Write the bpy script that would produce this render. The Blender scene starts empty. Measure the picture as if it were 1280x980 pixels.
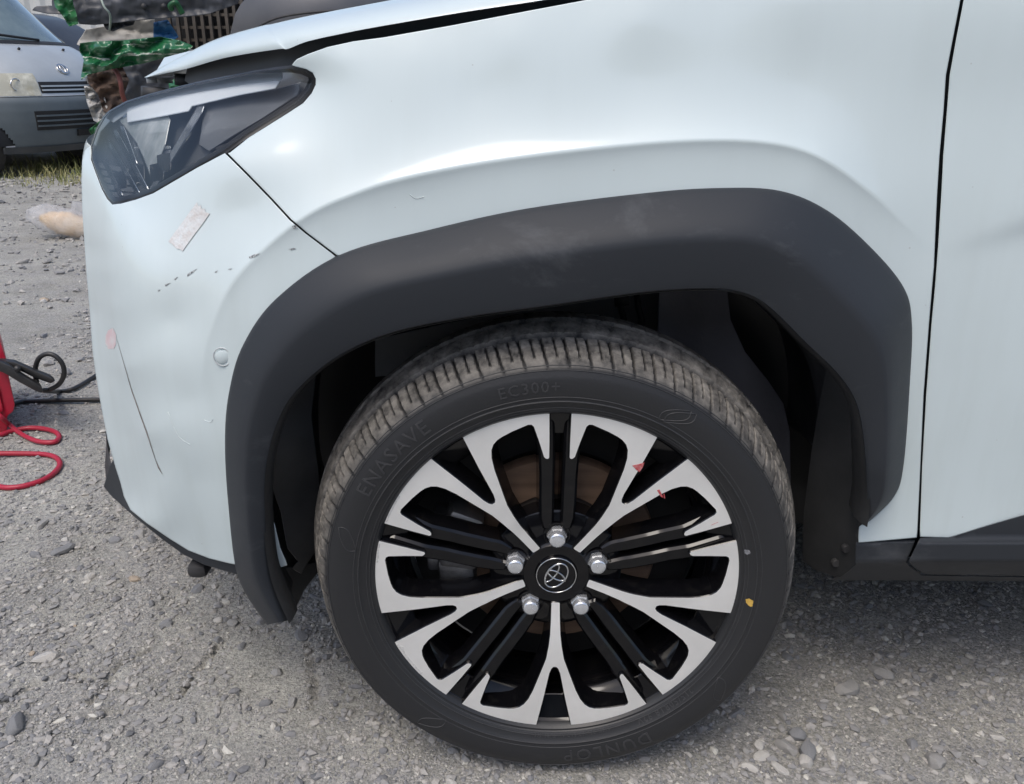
import bpy, bmesh, math, random
import numpy as np
from mathutils import Vector, Matrix, noise
from mathutils.geometry import delaunay_2d_cdt
random.seed(7); rng = np.random.default_rng(7)
R = math.radians
sc = bpy.context.scene
COL = sc.collection

# ------------------------------------------------------------------ camera, sky, sun, exposure
F = 1060.0; PITCH = R(20.75); CAM = np.array([-.0586, -.919, .952])
cd = bpy.data.cameras.new('camera'); cam = bpy.data.objects.new('camera', cd); COL.objects.link(cam)
cd.sensor_width = 36; cd.lens = 36*F/1280; cd.clip_start = .02; cd.clip_end = 2000
cam.location = CAM; cam.rotation_euler = (R(90)-PITCH, 0, 0); sc.camera = cam

SUN_EL, SUN_AZ = R(60), R(205)          # azimuth clockwise from +Y: behind and to the left of the photographer
w = bpy.data.worlds.new('World'); sc.world = w; w.use_nodes = True
nt = w.node_tree; nt.nodes.clear()
sky = nt.nodes.new('ShaderNodeTexSky'); sky.sky_type = 'NISHITA'; sky.sun_disc = False
sky.sun_elevation = SUN_EL; sky.sun_rotation = SUN_AZ; sky.air_density = 1.0; sky.dust_density = 3.0; sky.ozone_density = 1.0
bg = nt.nodes.new('ShaderNodeBackground'); bg.inputs['Strength'].default_value = .15
out = nt.nodes.new('ShaderNodeOutputWorld')
nt.links.new(sky.outputs[0], bg.inputs[0]); nt.links.new(bg.outputs[0], out.inputs[0])
sl = bpy.data.lights.new('sun', 'SUN'); sl.energy = 1.05; sl.angle = R(26); sl.color = (1, .95, .88)
sun = bpy.data.objects.new('sun', sl); COL.objects.link(sun)
sd = Vector((math.sin(SUN_AZ)*math.cos(SUN_EL), math.cos(SUN_AZ)*math.cos(SUN_EL), math.sin(SUN_EL)))
sun.rotation_euler = sd.to_track_quat('Z', 'Y').to_euler(); sun.location = sd*20
vs = sc.view_settings; vs.view_transform = 'Standard'; vs.look = 'None'; vs.exposure = 0.4; vs.gamma = 1; vs.use_curve_mapping = False

# ------------------------------------------------------------------ helpers
cP, sP = math.cos(PITCH), math.sin(PITCH)
def at(px, py, Y):                      # point seen at photo position (px, py) lying at depth Y
    px = np.asarray(px, float); py = np.asarray(py, float); Y = np.asarray(Y, float)
    dx = (px-640)/F; up = -(py-490)/F
    dy = cP+up*sP; dz = -sP+up*cP
    t = (Y-CAM[1])/dy
    return np.stack([CAM[0]+dx*t, Y+0*t, CAM[2]+dz*t], -1)
def gr(px, py, Z=0.0):                  # point seen at (px, py) lying on the ground
    dx = (px-640)/F; up = -(py-490)/F
    dy = cP+up*sP; dz = -sP+up*cP
    t = (Z-CAM[2])/dz
    return Vector((CAM[0]+dx*t, CAM[1]+dy*t, Z))
def V(px, py, Y): return Vector(at(px, py, Y))

MATS = {}
def mat(name, col, rough=.5, metal=0., col2=None, nscale=8., bump=0., bscale=200., coat=0., crough=.05, rvar=0., spec=.5, contrast=(.35, .65), coord='Object', stretch=None):
    if name in MATS: return MATS[name]
    m = bpy.data.materials.new(name); m.use_nodes = True; t = m.node_tree; b = t.nodes['Principled BSDF']
    b.inputs['Base Color'].default_value = (*col, 1); b.inputs['Roughness'].default_value = rough
    b.inputs['Metallic'].default_value = metal; b.inputs['Coat Weight'].default_value = coat
    b.inputs['Coat Roughness'].default_value = crough; b.inputs['Specular IOR Level'].default_value = spec
    tc = t.nodes.new('ShaderNodeTexCoord'); src = tc.outputs[coord]
    if stretch:
        mp = t.nodes.new('ShaderNodeMapping'); mp.inputs['Scale'].default_value = stretch
        t.links.new(src, mp.inputs[0]); src = mp.outputs[0]
    if col2 is not None:
        n = t.nodes.new('ShaderNodeTexNoise'); n.inputs['Scale'].default_value = nscale; n.inputs['Detail'].default_value = 8
        n.inputs['Roughness'].default_value = .6
        r = t.nodes.new('ShaderNodeValToRGB'); r.color_ramp.elements[0].position = contrast[0]; r.color_ramp.elements[1].position = contrast[1]
        r.color_ramp.elements[0].color = (*col, 1); r.color_ramp.elements[1].color = (*col2, 1)
        t.links.new(src, n.inputs['Vector']); t.links.new(n.outputs[0], r.inputs[0]); t.links.new(r.outputs[0], b.inputs['Base Color'])
        if rvar:
            mr = t.nodes.new('ShaderNodeMapRange'); mr.inputs['To Min'].default_value = max(.02, rough-rvar); mr.inputs['To Max'].default_value = min(1, rough+rvar)
            t.links.new(n.outputs[0], mr.inputs[0]); t.links.new(mr.outputs[0], b.inputs['Roughness'])
    if bump:
        n2 = t.nodes.new('ShaderNodeTexNoise'); n2.inputs['Scale'].default_value = bscale; n2.inputs['Detail'].default_value = 4
        bp = t.nodes.new('ShaderNodeBump'); bp.inputs['Strength'].default_value = bump; bp.inputs['Distance'].default_value = .002
        t.links.new(src, n2.inputs['Vector']); t.links.new(n2.outputs[0], bp.inputs['Height']); t.links.new(bp.outputs[0], b.inputs['Normal'])
    MATS[name] = m
    return m

def link(name, me, mats, parent=None, label=None, cat=None, group=None, kind=None):
    o = bpy.data.objects.new(name, me); COL.objects.link(o)
    if me is not None and mats is not None:
        for m in (mats if isinstance(mats, (list, tuple)) else [mats]): me.materials.append(m)
    if parent is not None: o.parent = parent
    if label: o['label'] = label
    if cat: o['category'] = cat
    if group: o['group'] = group
    if kind: o['kind'] = kind
    return o
def thing(name, label, cat, loc=(0, 0, 0), rz=0, group=None):
    o = link(name, None, None, None, label, cat, group); o.location = loc; o.rotation_euler = (0, 0, rz); return o
def mesh(verts, faces, smooth=True, angle=None, mi=None):
    me = bpy.data.meshes.new('m')
    me.from_pydata([tuple(map(float, v)) for v in verts], [], [tuple(map(int, f)) for f in faces])
    if mi is not None: me.polygons.foreach_set('material_index', np.asarray(mi, np.int32))
    me.polygons.foreach_set('use_smooth', np.full(len(me.polygons), smooth, bool))
    me.update()
    if angle: me.set_sharp_from_angle(angle=R(angle))
    return me
def bm_obj(name, bm, m, parent=None, smooth=True, angle=35, **k):
    bmesh.ops.recalc_face_normals(bm, faces=bm.faces[:])
    me = bpy.data.meshes.new('m'); bm.to_mesh(me); bm.free()
    me.polygons.foreach_set('use_smooth', np.full(len(me.polygons), smooth, bool)); me.update()
    if smooth and angle: me.set_sharp_from_angle(angle=R(angle))
    return link(name, me, m, parent, **k)
def box(bm, c, s, rot=None, bev=0.):
    r = bmesh.ops.create_cube(bm, size=1)
    M = Matrix.Translation(c) @ (rot.to_4x4() if rot else Matrix()) @ Matrix.Diagonal((*s, 1))
    bmesh.ops.transform(bm, matrix=M, verts=r['verts'])
    if bev:
        ed = set(e for v in r['verts'] for e in v.link_edges)
        bmesh.ops.bevel(bm, geom=list(ed), offset=bev, segments=2, affect='EDGES', profile=.5)
def boxo(name, c, s, m, parent=None, bev=.004, rot=None, **k):
    bm = bmesh.new(); box(bm, Vector(c), s, rot, bev); return bm_obj(name, bm, m, parent, **k)
def catmull(P, n, closed=False):
    P = np.asarray(P, float); N = len(P); o = []
    segs = N if closed else N-1
    for i in range(segs):
        if closed: a, b, c, d = P[(i-1) % N], P[i], P[(i+1) % N], P[(i+2) % N]
        else: a, b, c, d = P[max(i-1, 0)], P[i], P[i+1], P[min(i+2, N-1)]
        for t in np.arange(n)/n:
            o.append(.5*((2*b)+(c-a)*t+(2*a-5*b+4*c-d)*t*t+(3*b-3*c+d-a)*t**3))
    if not closed: o.append(P[-1])
    return np.array(o)
def tube(path, rad, ns=8, closed=False, caps=True):
    path = np.asarray(path, float); N = len(path); vs_, fs = [], []
    up = Vector((0, 0, 1)); prev = None
    rads = rad if hasattr(rad, '__len__') else [rad]*N
    for i in range(N):
        a = path[(i-1) % N] if closed or i > 0 else path[i]; b = path[(i+1) % N] if closed or i < N-1 else path[i]
        t = Vector(b-a)
        if t.length < 1e-9: t = Vector((1, 0, 0))
        t.normalize()
        if prev is None:
            nrm = t.cross(up) if abs(t.dot(up)) < .95 else t.cross(Vector((1, 0, 0)))
        else: nrm = prev-t*prev.dot(t)
        nrm.normalize(); prev = nrm; bi = t.cross(nrm)
        for k in range(ns):
            q = 2*math.pi*k/ns; vs_.append(Vector(path[i])+(nrm*math.cos(q)+bi*math.sin(q))*rads[i])
    M = N if closed else N-1
    for i in range(M):
        for k in range(ns):
            a = i*ns+k; b = i*ns+(k+1) % ns; c = ((i+1) % N)*ns+(k+1) % ns; d = ((i+1) % N)*ns+k
            fs.append((a, d, c, b))
    if caps and not closed: fs.append(tuple(range(ns))); fs.append(tuple(reversed(range((N-1)*ns, N*ns))))
    return vs_, fs
def tubeo(name, path, rad, m, parent=None, ns=8, closed=False, **k):
    v, f = tube(path, rad, ns, closed); return link(name, mesh(v, f), m, parent, **k)
def lathe(prof, n=96, a0=0., a1=2*math.pi, center=(0, 0, 0)):     # prof: (r, y); axis along Y
    full = abs(a1-a0-2*math.pi) < 1e-6; m = n if full else n+1; vs_, fs = [], []
    for i in range(m):
        a = a0+(a1-a0)*i/n
        for r, y in prof: vs_.append((center[0]+r*math.cos(a), center[1]+y, center[2]+r*math.sin(a)))
    K = len(prof)
    for i in range(n):
        j = (i+1) % m
        for k in range(K-1): fs.append((i*K+k, i*K+k+1, j*K+k+1, j*K+k))
    return vs_, fs

def resample(poly, step):
    poly = np.asarray(poly, float); o = []
    for i in range(len(poly)):
        a, b = poly[i], poly[(i+1) % len(poly)]; L = np.hypot(*(b-a)); n = max(1, int(math.ceil(L/step)))
        for k in range(n): o.append(a+(b-a)*k/n)
    return np.array(o)
def resample_open(c, step):
    L = np.concatenate([[0], np.cumsum(np.hypot(*np.diff(c, axis=0).T))]); u = np.linspace(0, L[-1], int(L[-1]/step)+1)
    return np.stack([np.interp(u, L, c[:, 0]), np.interp(u, L, c[:, 1])], 1)
def inside(poly, q):
    x, y = q[:, 0], q[:, 1]; res = np.zeros(len(q), bool); n = len(poly)
    for i in range(n):
        x1, y1 = poly[i]; x2, y2 = poly[(i+1) % n]
        c = ((y1 > y) != (y2 > y))
        with np.errstate(divide='ignore', invalid='ignore'):
            res ^= c & (x < (x2-x1)*(y-y1)/(y2-y1)+x1)
    return res
def segdist(poly, q, closed=True):
    d = np.full(len(q), 1e9); n = len(poly)
    for i in range(n if closed else n-1):
        a, b = poly[i], poly[(i+1) % n]; ab = b-a; t = np.clip(((q-a)@ab)/max(ab@ab, 1e-12), 0, 1)
        d = np.minimum(d, np.hypot(*(q-a-t[:, None]*ab).T))
    return d
def fill2d(poly, step, line=None):
    b = resample(poly, step)
    lo, hi = b.min(0), b.max(0)
    gx, gy = np.meshgrid(np.arange(lo[0], hi[0], step), np.arange(lo[1], hi[1], step*.87))
    gx[1::2] += step*.5
    g = np.stack([gx.ravel(), gy.ravel()], 1); g = g[inside(b, g)]; g = g[segdist(b, g) > step*.5] if len(g) else g
    if line is not None:
        lt = np.gradient(line, axis=0); lt /= np.hypot(*lt.T)[:, None]; ln = np.stack([lt[:, 1], -lt[:, 0]], 1)
        ex = np.concatenate([line+ln*o for o in (-14, -9, -6, -3, 0, 3, 6, 9, 14)])
        g = g[segdist(line, g, False) > 17]; ex = ex[inside(b, ex)]; ex = ex[segdist(b, ex) > 2.0]; g = np.concatenate([g, ex])
    n = len(b); pts = np.concatenate([b, g]) if len(g) else b
    r = delaunay_2d_cdt([Vector(p) for p in pts], [(i, (i+1) % n) for i in range(n)], [], 1, 1e-7)
    v = np.array([tuple(p) for p in r[0]]); f = [tuple(t) for t in r[2]]
    return v, f, b
def panel(name, poly, Yf, m, parent=None, step=7., hem=.016, lip=1.3, line=None, **k):
    """sheet-metal panel: outline traced in photo position, depth Yf(px, py), turned-in hem all round"""
    v, f, b = fill2d(poly, step, line)
    P = at(v[:, 0], v[:, 1], Yf(v[:, 0], v[:, 1]))
    e = 1.2
    def nrm(q):
        a = at(q[:, 0]+e, q[:, 1], Yf(q[:, 0]+e, q[:, 1]))-at(q[:, 0]-e, q[:, 1], Yf(q[:, 0]-e, q[:, 1]))
        c = at(q[:, 0], q[:, 1]-e, Yf(q[:, 0], q[:, 1]-e))-at(q[:, 0], q[:, 1]+e, Yf(q[:, 0], q[:, 1]+e))
        n_ = np.cross(a, c); return n_/np.linalg.norm(n_, axis=1)[:, None]
    N = nrm(v)
    F_ = []
    for t in f:
        a, b2, c = v[t[0]], v[t[1]], v[t[2]]
        ar = (b2[0]-a[0])*(c[1]-a[1])-(b2[1]-a[1])*(c[0]-a[0])
        if abs(ar) > 1e-6: F_.append(t if ar < 0 else t[::-1])
    # hem
    nb = len(b); area = .5*np.sum(b[:, 0]*np.roll(b[:, 1], -1)-np.roll(b[:, 0], -1)*b[:, 1])
    tg = np.roll(b, -1, 0)-np.roll(b, 1, 0); tg /= np.maximum(np.hypot(*tg.T), 1e-9)[:, None]
    on = np.stack([tg[:, 1], -tg[:, 0]], 1)*(1 if area > 0 else -1)
    Yb = Yf(b[:, 0], b[:, 1]); Nb = nrm(b)
    o3 = at(b[:, 0]+on[:, 0]*2, b[:, 1]+on[:, 1]*2, Yb)-at(b[:, 0], b[:, 1], Yb); o3 /= np.linalg.norm(o3, axis=1)[:, None]
    l0 = at(b[:, 0], b[:, 1], Yb); l1 = at(b[:, 0]+on[:, 0]*lip, b[:, 1]+on[:, 1]*lip, Yb+.0018); l2 = at(b[:, 0]+on[:, 0]*lip, b[:, 1]+on[:, 1]*lip, Yb+hem)
    nm = Nb+o3; nm /= np.linalg.norm(nm, axis=1)[:, None]
    k0 = len(P)
    allv = np.concatenate([P, l0, l1, l2]); alln = np.concatenate([N, Nb, nm, o3])
    for i in range(nb):
        j = (i+1) % nb
        for q in range(2):
            a, c, d, g = k0+q*nb+i, k0+q*nb+j, k0+(q+1)*nb+j, k0+(q+1)*nb+i
            F_.append((a, c, d, g) if area > 0 else (a, g, d, c))
    me = mesh(allv, F_, True)
    me.normals_split_custom_set_from_vertices([tuple(n_) for n_ in alln])
    return link(name, me, m, parent, **k)
def tps(ctrl, reg=0.):
    c = np.asarray(ctrl, float); X = c[:, :2]/100.; n = len(X)
    def phi(r2): return .5*r2*np.log(r2+1e-12)
    K = phi(((X[:, None]-X[None])**2).sum(-1))+reg*np.eye(n)
    Pm = np.concatenate([np.ones((n, 1)), X], 1)
    A = np.block([[K, Pm], [Pm.T, np.zeros((3, 3))]])
    s = np.linalg.solve(A, np.concatenate([c[:, 2], np.zeros(3)]))
    def f(px, py):
        q = np.stack([np.asarray(px, float), np.asarray(py, float)], -1)/100.
        return phi(((q[:, None]-X[None])**2).sum(-1))@s[:n]+s[n]+q@s[n+1:]
    return f

# ------------------------------------------------------------------ materials
def paint_mat():
    m = bpy.data.materials.new('white_paint'); m.use_nodes = True; t = m.node_tree; b = t.nodes['Principled BSDF']
    b.inputs['Roughness'].default_value = .55; b.inputs['Coat Weight'].default_value = .8; b.inputs['Coat Roughness'].default_value = .05
    b.inputs['Specular IOR Level'].default_value = .15
    tc = t.nodes.new('ShaderNodeTexCoord')
    # dust film and run marks, stretched downwards
    mp = t.nodes.new('ShaderNodeMapping'); mp.inputs['Scale'].default_value = (1, .3, .12); t.links.new(tc.outputs['Object'], mp.inputs[0])
    n = t.nodes.new('ShaderNodeTexNoise'); n.inputs['Scale'].default_value = 38; n.inputs['Detail'].default_value = 6; t.links.new(mp.outputs[0], n.inputs['Vector'])
    n2 = t.nodes.new('ShaderNodeTexNoise'); n2.inputs['Scale'].default_value = 5; n2.inputs['Detail'].default_value = 7; t.links.new(tc.outputs['Object'], n2.inputs['Vector'])
    sx = t.nodes.new('ShaderNodeSeparateXYZ'); t.links.new(tc.outputs['Object'], sx.inputs[0])
    hz = t.nodes.new('ShaderNodeMapRange'); hz.inputs['From Min'].default_value = .85; hz.inputs['From Max'].default_value = .35; hz.inputs['To Min'].default_value = .25; hz.inputs['To Max'].default_value = 1.
    t.links.new(sx.outputs[2], hz.inputs[0])
    mul = t.nodes.new('ShaderNodeMath'); mul.operation = 'MULTIPLY'; t.links.new(n.outputs[0], mul.inputs[0]); t.links.new(n2.outputs[0], mul.inputs[1])
    r0 = t.nodes.new('ShaderNodeMapRange'); r0.inputs['From Min'].default_value = .2; r0.inputs['From Max'].default_value = .42; t.links.new(mul.outputs[0], r0.inputs[0])
    m2 = t.nodes.new('ShaderNodeMath'); m2.operation = 'MULTIPLY'; t.links.new(r0.outputs[0], m2.inputs[0]); t.links.new(hz.outputs[0], m2.inputs[1])
    mix = t.nodes.new('ShaderNodeMix'); mix.data_type = 'RGBA'; mix.inputs['A'].default_value = (.605, .69, .698, 1); mix.inputs['B'].default_value = (.55, .625, .622, 1)
    t.links.new(m2.outputs[0], mix.inputs['Factor'])
    # small dark specks
    vo = t.nodes.new('ShaderNodeTexVoronoi'); vo.inputs['Scale'].default_value = 26; vo.inputs['Randomness'].default_value = 1; t.links.new(tc.outputs['Object'], vo.inputs['Vector'])
    lt = t.nodes.new('ShaderNodeMath'); lt.operation = 'LESS_THAN'; lt.inputs[1].default_value = .028; t.links.new(vo.outputs['Distance'], lt.inputs[0])
    lf = t.nodes.new('ShaderNodeMath'); lf.operation = 'MULTIPLY'; lf.inputs[1].default_value = .35; t.links.new(lt.outputs[0], lf.inputs[0])
    mix2 = t.nodes.new('ShaderNodeMix'); mix2.data_type = 'RGBA'; mix2.inputs['B'].default_value = (.3, .29, .27, 1)
    t.links.new(mix.outputs['Result'], mix2.inputs['A']); t.links.new(lf.outputs[0], mix2.inputs['Factor']); t.links.new(mix2.outputs['Result'], b.inputs['Base Color'])
    cr = t.nodes.new('ShaderNodeMapRange'); cr.inputs['To Min'].default_value = .07; cr.inputs['To Max'].default_value = .18; t.links.new(n2.outputs[0], cr.inputs[0]); t.links.new(cr.outputs[0], b.inputs['Coat Roughness'])
    nf = t.nodes.new('ShaderNodeTexNoise'); nf.inputs['Scale'].default_value = 900; nf.inputs['Detail'].default_value = 2; t.links.new(tc.outputs['Object'], nf.inputs['Vector'])
    bp = t.nodes.new('ShaderNodeBump'); bp.inputs['Strength'].default_value = .035; bp.inputs['Distance'].default_value = .0006; t.links.new(nf.outputs[0], bp.inputs['Height']); t.links.new(bp.outputs[0], b.inputs['Normal'])
    MATS['white_paint'] = m; return m
PAINT = paint_mat()
def plastic_mat():
    m = bpy.data.materials.new('black_plastic'); m.use_nodes = True; t = m.node_tree; b = t.nodes['Principled BSDF']
    b.inputs['Roughness'].default_value = .5; b.inputs['Specular IOR Level'].default_value = .28
    tc = t.nodes.new('ShaderNodeTexCoord')
    mp = t.nodes.new('ShaderNodeMapping'); mp.inputs['Scale'].default_value = (1, 1, 2.2); mp.inputs['Rotation'].default_value = (0, .6, 0); t.links.new(tc.outputs['Object'], mp.inputs[0])
    n = t.nodes.new('ShaderNodeTexNoise'); n.inputs['Scale'].default_value = 6; n.inputs['Detail'].default_value = 9; n.inputs['Roughness'].default_value = .7; n.inputs['Distortion'].default_value = .35; t.links.new(mp.outputs[0], n.inputs['Vector'])
    r = t.nodes.new('ShaderNodeValToRGB'); e = r.color_ramp.elements; e[0].position = .56; e[0].color = (.029, .033, .039, 1); e[1].position = .86; e[1].color = (.09, .096, .104, 1); t.links.new(n.outputs[0], r.inputs[0])
    t.links.new(r.outputs[0], b.inputs['Base Color'])
    mr = t.nodes.new('ShaderNodeMapRange'); mr.inputs['To Min'].default_value = .42; mr.inputs['To Max'].default_value = .6; t.links.new(n.outputs[0], mr.inputs[0]); t.links.new(mr.outputs[0], b.inputs['Roughness'])
    g = t.nodes.new('ShaderNodeTexNoise'); g.inputs['Scale'].default_value = 1400; g.inputs['Detail'].default_value = 1; t.links.new(tc.outputs['Object'], g.inputs['Vector'])
    bp = t.nodes.new('ShaderNodeBump'); bp.inputs['Strength'].default_value = .15; bp.inputs['Distance'].default_value = .0005; t.links.new(g.outputs[0], bp.inputs['Height']); t.links.new(bp.outputs[0], b.inputs['Normal'])
    MATS['black_plastic'] = m; return m
PLASTIC = plastic_mat()
LINER = mat('liner_plastic', (.022, .023, .024), .38, col2=(.04, .041, .042), nscale=9, bump=.3, bscale=60)
LINER2 = mat('liner_felt', (.13, .13, .15), .75, col2=(.17, .17, .19), nscale=6, bump=.5, bscale=90)
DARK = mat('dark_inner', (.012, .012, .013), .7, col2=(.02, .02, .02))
GAP = mat('bay_grey', (.07, .074, .08), .55, col2=(.09, .093, .10), nscale=5)
BLACKGLOSS = mat('gloss_black', (.004, .004, .005), .10, col2=(.012, .0115, .011), nscale=60, contrast=(.55, .8), coat=.0, rvar=.05, spec=.4)
RUST = mat('disc_rust', (.27, .18, .125), .6, metal=.25, col2=(.17, .11, .075), nscale=4, bump=.2, bscale=300, stretch=(1, 1, 14))
CAST = mat('cast_metal', (.30, .31, .32), .42, metal=.85, col2=(.16, .16, .165), nscale=20, bump=.4, bscale=120)
CHROME = mat('chrome', (.72, .73, .74), .16, metal=1., col2=(.5, .5, .5), nscale=120, rvar=.08)
NUTM = mat('nut_metal', (.80, .82, .84), .25, metal=.75, col2=(.70, .72, .74), nscale=60, rvar=.08)
RED = mat('red_scuff', (.42, .03, .04), .5, col2=(.5, .2, .2), nscale=300)
TAPE = mat('tape', (.60, .575, .55), .28, col2=(.70, .73, .73), nscale=110, bump=.5, bscale=260)
YEL = mat('yellow_paint', (.62, .40, .09), .6, col2=(.5, .32, .06), nscale=300)
def alu():
    m = bpy.data.materials.new('machined_face'); m.use_nodes = True; t = m.node_tree; b = t.nodes['Principled BSDF']
    b.inputs['Metallic'].default_value = .5; b.inputs['Roughness'].default_value = .4; b.inputs['Coat Weight'].default_value = .25
    tc = t.nodes.new('ShaderNodeTexCoord'); sp = t.nodes.new('ShaderNodeSeparateXYZ'); t.links.new(tc.outputs['Object'], sp.inputs[0])
    cb = t.nodes.new('ShaderNodeCombineXYZ'); t.links.new(sp.outputs[0], cb.inputs[0]); t.links.new(sp.outputs[2], cb.inputs[1])
    ln = t.nodes.new('ShaderNodeVectorMath'); ln.operation = 'LENGTH'; t.links.new(cb.outputs[0], ln.inputs[0])
    n = t.nodes.new('ShaderNodeTexNoise'); n.noise_dimensions = '1D'; n.inputs['Scale'].default_value = 2200; n.inputs['Detail'].default_value = 2; t.links.new(ln.outputs['Value'], n.inputs['W'])
    n2 = t.nodes.new('ShaderNodeTexNoise'); n2.inputs['Scale'].default_value = 16; n2.inputs['Detail'].default_value = 6; t.links.new(tc.outputs['Object'], n2.inputs['Vector'])
    r = t.nodes.new('ShaderNodeValToRGB'); e = r.color_ramp.elements; e[0].position = .3; e[0].color = (.80, .80, .775, 1); e[1].position = .7; e[1].color = (.92, .92, .895, 1); t.links.new(n2.outputs[0], r.inputs[0]); t.links.new(r.outputs[0], b.inputs['Base Color'])
    bp = t.nodes.new('ShaderNodeBump'); bp.inputs['Strength'].default_value = .12; bp.inputs['Distance'].default_value = .0003; t.links.new(n.outputs[0], bp.inputs['Height']); t.links.new(bp.outputs[0], b.inputs['Normal'])
    return m
ALU = alu()
def tyre_mat():
    m = bpy.data.materials.new('tyre_rubber'); m.use_nodes = True; t = m.node_tree; b = t.nodes['Principled BSDF']
    b.inputs['Roughness'].default_value = .5; b.inputs['Specular IOR Level'].default_value = .45
    tc = t.nodes.new('ShaderNodeTexCoord'); at_ = t.nodes.new('ShaderNodeAttribute'); at_.attribute_name = 'dust'
    n = t.nodes.new('ShaderNodeTexNoise'); n.inputs['Scale'].default_value = 55; n.inputs['Detail'].default_value = 8; n.inputs['Roughness'].default_value = .7; t.links.new(tc.outputs['Object'], n.inputs['Vector'])
    ad = t.nodes.new('ShaderNodeMath'); ad.operation = 'MULTIPLY_ADD'; ad.inputs[1].default_value = 2.6; ad.inputs[2].default_value = -.80; t.links.new(n.outputs[0], ad.inputs[0])
    mu = t.nodes.new('ShaderNodeMath'); mu.operation = 'MULTIPLY'; mu.use_clamp = True; t.links.new(ad.outputs[0], mu.inputs[0]); t.links.new(at_.outputs['Fac'], mu.inputs[1])
    mx = t.nodes.new('ShaderNodeMix'); mx.data_type = 'RGBA'; mx.inputs['A'].default_value = (.022, .023, .025, 1); mx.inputs['B'].default_value = (.40, .375, .335, 1)
    t.links.new(mu.outputs[0], mx.inputs['Factor']); t.links.new(mx.outputs['Result'], b.inputs['Base Color'])
    mr = t.nodes.new('ShaderNodeMapRange'); mr.inputs['To Min'].default_value = .44; mr.inputs['To Max'].default_value = .95; t.links.new(mu.outputs[0], mr.inputs[0]); t.links.new(mr.outputs[0], b.inputs['Roughness'])
    n2 = t.nodes.new('ShaderNodeTexNoise'); n2.inputs['Scale'].default_value = 400; t.links.new(tc.outputs['Object'], n2.inputs['Vector'])
    bp = t.nodes.new('ShaderNodeBump'); bp.inputs['Strength'].default_value = .2; bp.inputs['Distance'].default_value = .001; t.links.new(n2.outputs[0], bp.inputs['Height']); t.links.new(bp.outputs[0], b.inputs['Normal'])
    return m
TYRE = tyre_mat()
RUBBER = mat('rubber', (.022, .022, .024), .6, col2=(.035, .035, .036), nscale=30)
def glass_mat(name, tint, mixf=.12, rough=.02):
    m = bpy.data.materials.new(name); m.use_nodes = True; t = m.node_tree; t.nodes.clear()
    o = t.nodes.new('ShaderNodeOutputMaterial'); tr = t.nodes.new('ShaderNodeBsdfTransparent'); tr.inputs[0].default_value = (*tint, 1)
    g = t.nodes.new('ShaderNodeBsdfGlossy'); g.inputs['Roughness'].default_value = rough; g.inputs[0].default_value = (1, 1, 1, 1)
    fr = t.nodes.new('ShaderNodeFresnel'); fr.inputs[0].default_value = 1.4
    mx = t.nodes.new('ShaderNodeMixShader'); t.links.new(fr.outputs[0], mx.inputs[0]); t.links.new(tr.outputs[0], mx.inputs[1]); t.links.new(g.outputs[0], mx.inputs[2]); t.links.new(mx.outputs[0], o.inputs[0])
    return m
LENS = glass_mat('lamp_lens', (.90, .92, .93))

# ------------------------------------------------------------------ ground
CRACKS = [[(0, 880), (43, 857), (79, 849), (115, 852), (131, 848), (157, 828), (190, 812)], [(108, 882), (128, 862), (141, 848)],
          [(226, 874), (243, 844), (262, 825), (279, 805)], [(384, 808), (388, 822), (392, 838), (397, 871), (391, 888)], [(60, 930), (70, 905), (95, 897), (150, 893)]]
CR = [catmull([gr(*p)[:2] for p in c], 5) for c in CRACKS]
def ground_h(x, y):
    d = np.full(x.shape, 9.)
    q = np.stack([x.ravel(), y.ravel()], 1)
    near = (q[:, 0] > -1.2) & (q[:, 0] < .1) & (q[:, 1] > -.2) & (q[:, 1] < .6)
    dd = np.full(len(q), 9.)
    for c in CR: dd[near] = np.minimum(dd[near], segdist(c, q[near], False))
    wob = np.array([noise.fractal((a*45, b*45, 3), .7, 2, 3) for a, b in q[near]]) if near.any() else np.zeros(0)
    h = np.zeros(len(q))
    h[near] -= .015*np.exp(-(np.maximum(0, dd[near]+.0075*wob)/.0042)**2)
    fine = (np.abs(q[:, 0]) < 3) & (q[:, 1] < 4)
    for i in range(len(q)):
        a, b = q[i]
        if fine[i]:
            h[i] += .0045*noise.fractal((a*9, b*9, 0), .9, 2.1, 4)+.008*noise.noise((a*1.7, b*1.7, 5))
        else: h[i] += .02*noise.noise((a*.6, b*.6, 5))
    wheel = np.exp(-((q[:, 0]/.25)**2+((q[:, 1]-.1)/.25)**2))
    h = h*(1-wheel)+.007
    return h.reshape(x.shape)
def axis(lo, hi, step, far, grow=1.14):
    c = list(np.arange(lo, hi, step)); s = step; v = c[-1]
    while v < far: s *= grow; v += s; c.append(v)
    s = step; v = c[0]; pre = []
    while v > -far: s *= grow; v -= s; pre.append(v)
    return np.array(pre[::-1]+c)
gx = axis(-1.25, 1.0, .0085, 260); gy = axis(-.32, 1.2, .0085, 260)
GX, GY = np.meshgrid(gx, gy); GZ = ground_h(GX, GY)
nx, ny = len(gx), len(gy)
gme = bpy.data.meshes.new('ground'); gv = np.stack([GX, GY, GZ], -1).reshape(-1, 3)
ii = np.arange(nx*ny).reshape(ny, nx); gf = np.stack([ii[:-1, :-1], ii[:-1, 1:], ii[1:, 1:], ii[1:, :-1]], -1).reshape(-1, 4)
gme.from_pydata(gv.tolist(), [], gf.tolist()); gme.polygons.foreach_set('use_smooth', np.ones(len(gf), bool)); gme.update()
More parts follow.
